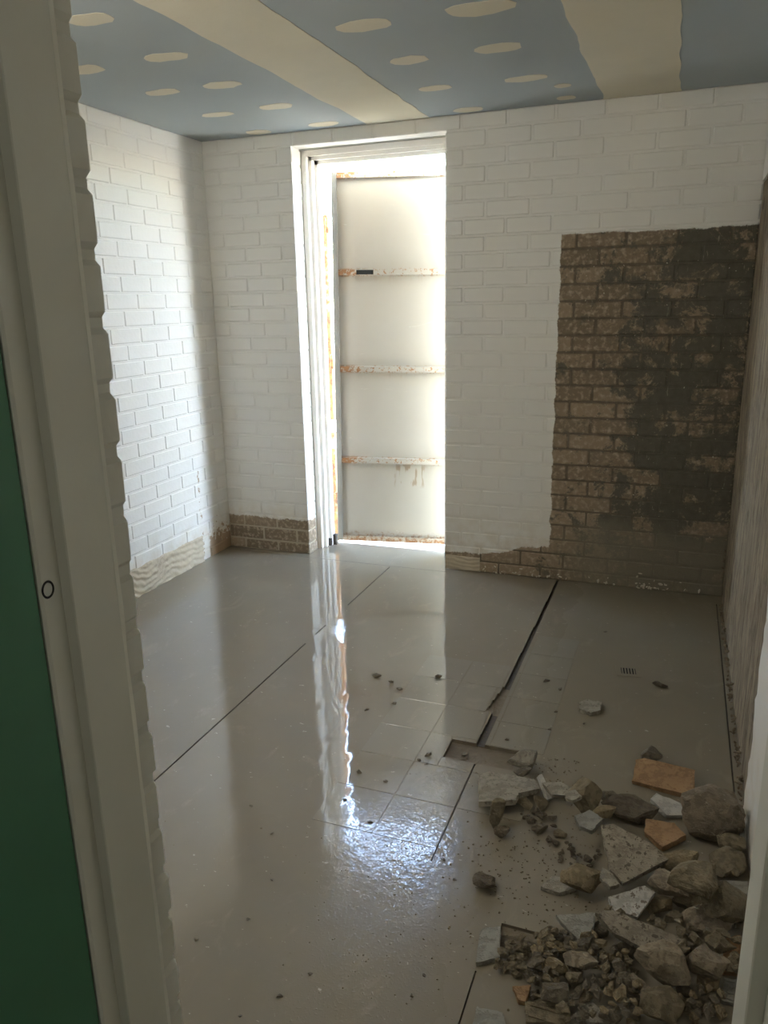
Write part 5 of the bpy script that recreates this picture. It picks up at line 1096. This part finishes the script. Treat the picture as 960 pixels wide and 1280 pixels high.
    ('R', 73, 31630, 9, [0.0064, 0.0046, 0.0027], [-0.151, 0.25, 0.556], [1.7947, -2.2452, 0.0046]),
    ('R', 73, 31631, 9, [0.0071, 0.0051, 0.003], [-0.099, -0.093, 0.199], [1.9105, -2.3215, 0.0039]),
    ('R', 73, 31632, 9, [0.0046, 0.0033, 0.0019], [-0.082, -0.099, 0.089], [1.7467, -2.638, 0.0032]),
    ('R', 73, 31633, 9, [0.0052, 0.0037, 0.0022], [0.322, 0.181, 0.639], [1.7576, -2.786, 0.004]),
    ('R', 73, 31634, 9, [0.005, 0.0036, 0.0021], [0.09, -0.079, 0.413], [1.6677, -2.8869, 0.0039]),
    ('R', 73, 31635, 9, [0.0047, 0.0034, 0.002], [0.207, 0.235, 0.337], [1.9837, -2.883, 0.0035]),
    ('R', 73, 31636, 9, [0.0057, 0.0041, 0.0024], [0.046, 0.179, 0.054], [2.1715, -2.4045, 0.0032]),
    ('R', 73, 31637, 9, [0.0055, 0.004, 0.0023], [0.145, -0.111, 0.705], [2.2207, -2.4707, 0.0033]),
    ('R', 73, 31638, 9, [0.0081, 0.0059, 0.0034], [0.179, -0.294, 0.554], [2.3337, -1.2935, 0.0045]),
    ('R', 73, 31639, 9, [0.0111, 0.008, 0.0047], [-0.097, -0.176, 0.407], [2.2705, -1.2424, 0.0066]),
    ('R', 73, 31640, 9, [0.0077, 0.0055, 0.0032], [-0.122, -0.233, 0.318], [2.3455, -1.4773, 0.0051]),
    ('R', 73, 31641, 9, [0.0062, 0.0044, 0.0026], [-0.219, -0.217, 0.674], [2.3427, -1.6123, 0.0044]),
    ('R', 73, 31642, 9, [0.006, 0.0043, 0.0025], [0.316, -0.161, 0.352], [2.2074, -1.7328, 0.0042]),
    ('R', 73, 31643, 9, [0.0106, 0.0076, 0.0044], [0.054, -0.252, -0.032], [2.0831, -1.8571, -0.0067]),
    ('R', 73, 31644, 9, [0.005, 0.0036, 0.0021], [-0.335, -0.305, 0.381], [2.457, -1.5317, 0.0049]),
    ('R', 73, 31645, 9, [0.0063, 0.0046, 0.0027], [0.021, -0.231, 0.292], [2.454, -0.6557, 0.0032]),
    ('R', 73, 31646, 9, [0.0047, 0.0034, 0.002], [0.263, 0.319, 0.04], [2.2383, -2.7967, 0.0038]),
    ('R', 73, 31647, 9, [0.0053, 0.0038, 0.0022], [0.217, -0.069, 0.404], [2.2292, -2.8577, 0.0035]),
    ('R', 73, 31648, 9, [0.0061, 0.0044, 0.0026], [0.159, 0.185, 0.275], [1.9438, -2.96, 0.0031]),
    ('R', 73, 31649, 9, [0.0037, 0.0027, 0.0016], [0.148, -0.005, 0.568], [1.8839, -3.0362, 0.002]),
]


def cut_convex(planes, dims, size):
    bm = bmesh.new(); bmesh.ops.create_cube(bm, size=size)
    for (a, b, c, d) in planes:
        n = Vector((a / dims[0], b / dims[1], c / dims[2])); l = n.length; n /= l
        g = bm.verts[:] + bm.edges[:] + bm.faces[:]
        r = bmesh.ops.bisect_plane(bm, geom=g, plane_co=n * (d / l), plane_no=n, clear_outer=True)
        es = [e for e in r['geom_cut'] if isinstance(e, bmesh.types.BMEdge)]
        if es:
            try: bmesh.ops.contextual_create(bm, geom=es)
            except Exception: pass
    bmesh.ops.remove_doubles(bm, verts=bm.verts[:], dist=max(dims) * 0.02)
    return bm
for row in RUBBLE:
    nm, lab, grp, cat, mt = KINDS[row[1]]
    if row[0] == 'R':
        _, _, seed, n, dims, eul, loc = row
        bm = cut_convex(rock_planes(seed, n), dims, max(dims) * 3)
        big = max(dims)
        if big > 0.02:
            bmesh.ops.triangulate(bm, faces=bm.faces[:])
            bmesh.ops.subdivide_edges(bm, edges=bm.edges[:], cuts=2 if big < 0.05 else 3, use_grid_fill=True)
            bmesh.ops.smooth_vert(bm, verts=bm.verts[:], factor=0.35, use_axis_x=True, use_axis_y=True, use_axis_z=True)
            sd = Vector((seed * 1.37, seed * 0.7, 0))
            for v in bm.verts: v.co += v.co.normalized() * (min(0.0, mnoise.fractal(v.co * (1.1 / big) + sd, 0.7, 2.1, 5) - 0.25)) * big * (0.13 if big > 0.035 else 0.05)
        o = link(nm, bm, M[mt])
    else:
        _, _, seed, ridges, t, pts, eul, loc = row
        bm = bmesh.new(); prism(bm, pts, -t / 2, t / 2)
        bmesh.ops.triangulate(bm, faces=[f for f in bm.faces if len(f.verts) > 4])
        es = [e for e in bm.edges if abs(e.verts[0].co.z - e.verts[1].co.z) < 1e-6]
        bmesh.ops.subdivide_edges(bm, edges=es, cuts=4, use_grid_fill=True)
        for v in bm.verts:
            w = Vector(((v.co.x + loc[0]) * 70, (v.co.y + loc[1]) * 70, v.co.z * 40))
            v.co += Vector((mnoise.noise(w), mnoise.noise(w + Vector((7, 3, 1))), 0.35 * mnoise.noise(w * 0.5 + Vector((2, 9, 4))))) * 0.0035
        if ridges:
            xs_ = [q[0] for q in pts]; ys_ = [q[1] for q in pts]
            for q in range(ridges):
                yy_ = min(ys_) + (max(ys_) - min(ys_)) * (q + 0.7) / (ridges + 0.4)
                box(bm, min(xs_) * 0.75, max(xs_) * 0.75, yy_ - 0.003, yy_ + 0.003, t / 2 - 0.002, t / 2 + 0.003)
        if mt == 'terracotta': o = link(nm, bm, M[mt])
        else: o = link(nm, bm, M[mt])
    o.location = loc; o.rotation_euler = eul
    tag(o, lab, cat, grp)
# grit too fine to count, strewn over the wet floor and the heap's foot
bm = bmesh.new(); r = random.Random(77)
def grit(x, y, s):
    m = Matrix.Translation((x, y, s * 0.35)) @ Matrix.Rotation(r.uniform(0, 6.28), 4, 'Z') @ Matrix.Diagonal((s, s * r.uniform(0.5, 0.9), s * 0.6, 1))
    bmesh.ops.create_cone(bm, cap_ends=True, segments=5, radius1=1.0, radius2=0.5, depth=1.2, matrix=m)
for _ in range(420):
    x, y = r.gauss(2.42, 0.13), r.gauss(-2.35, 0.20)
    if 2.15 < x < 2.8: grit(x, y, r.uniform(0.0012, 0.0042))
for _ in range(260): grit(r.uniform(0.9, 2.1), r.uniform(-3.0, -0.5), r.uniform(0.0008, 0.0022))
for _ in range(160): grit(r.uniform(1.9, 2.35), r.uniform(-2.9, -1.7), r.uniform(0.001, 0.003))
for _ in range(60): grit(r.uniform(2.3, 2.5), r.uniform(-1.93, -1.78), r.uniform(0.001, 0.004))
tag(link('floor_grit', bm, M['mortar']), 'fine brown grit strewn over the wet floor', 'grit', kind='stuff')
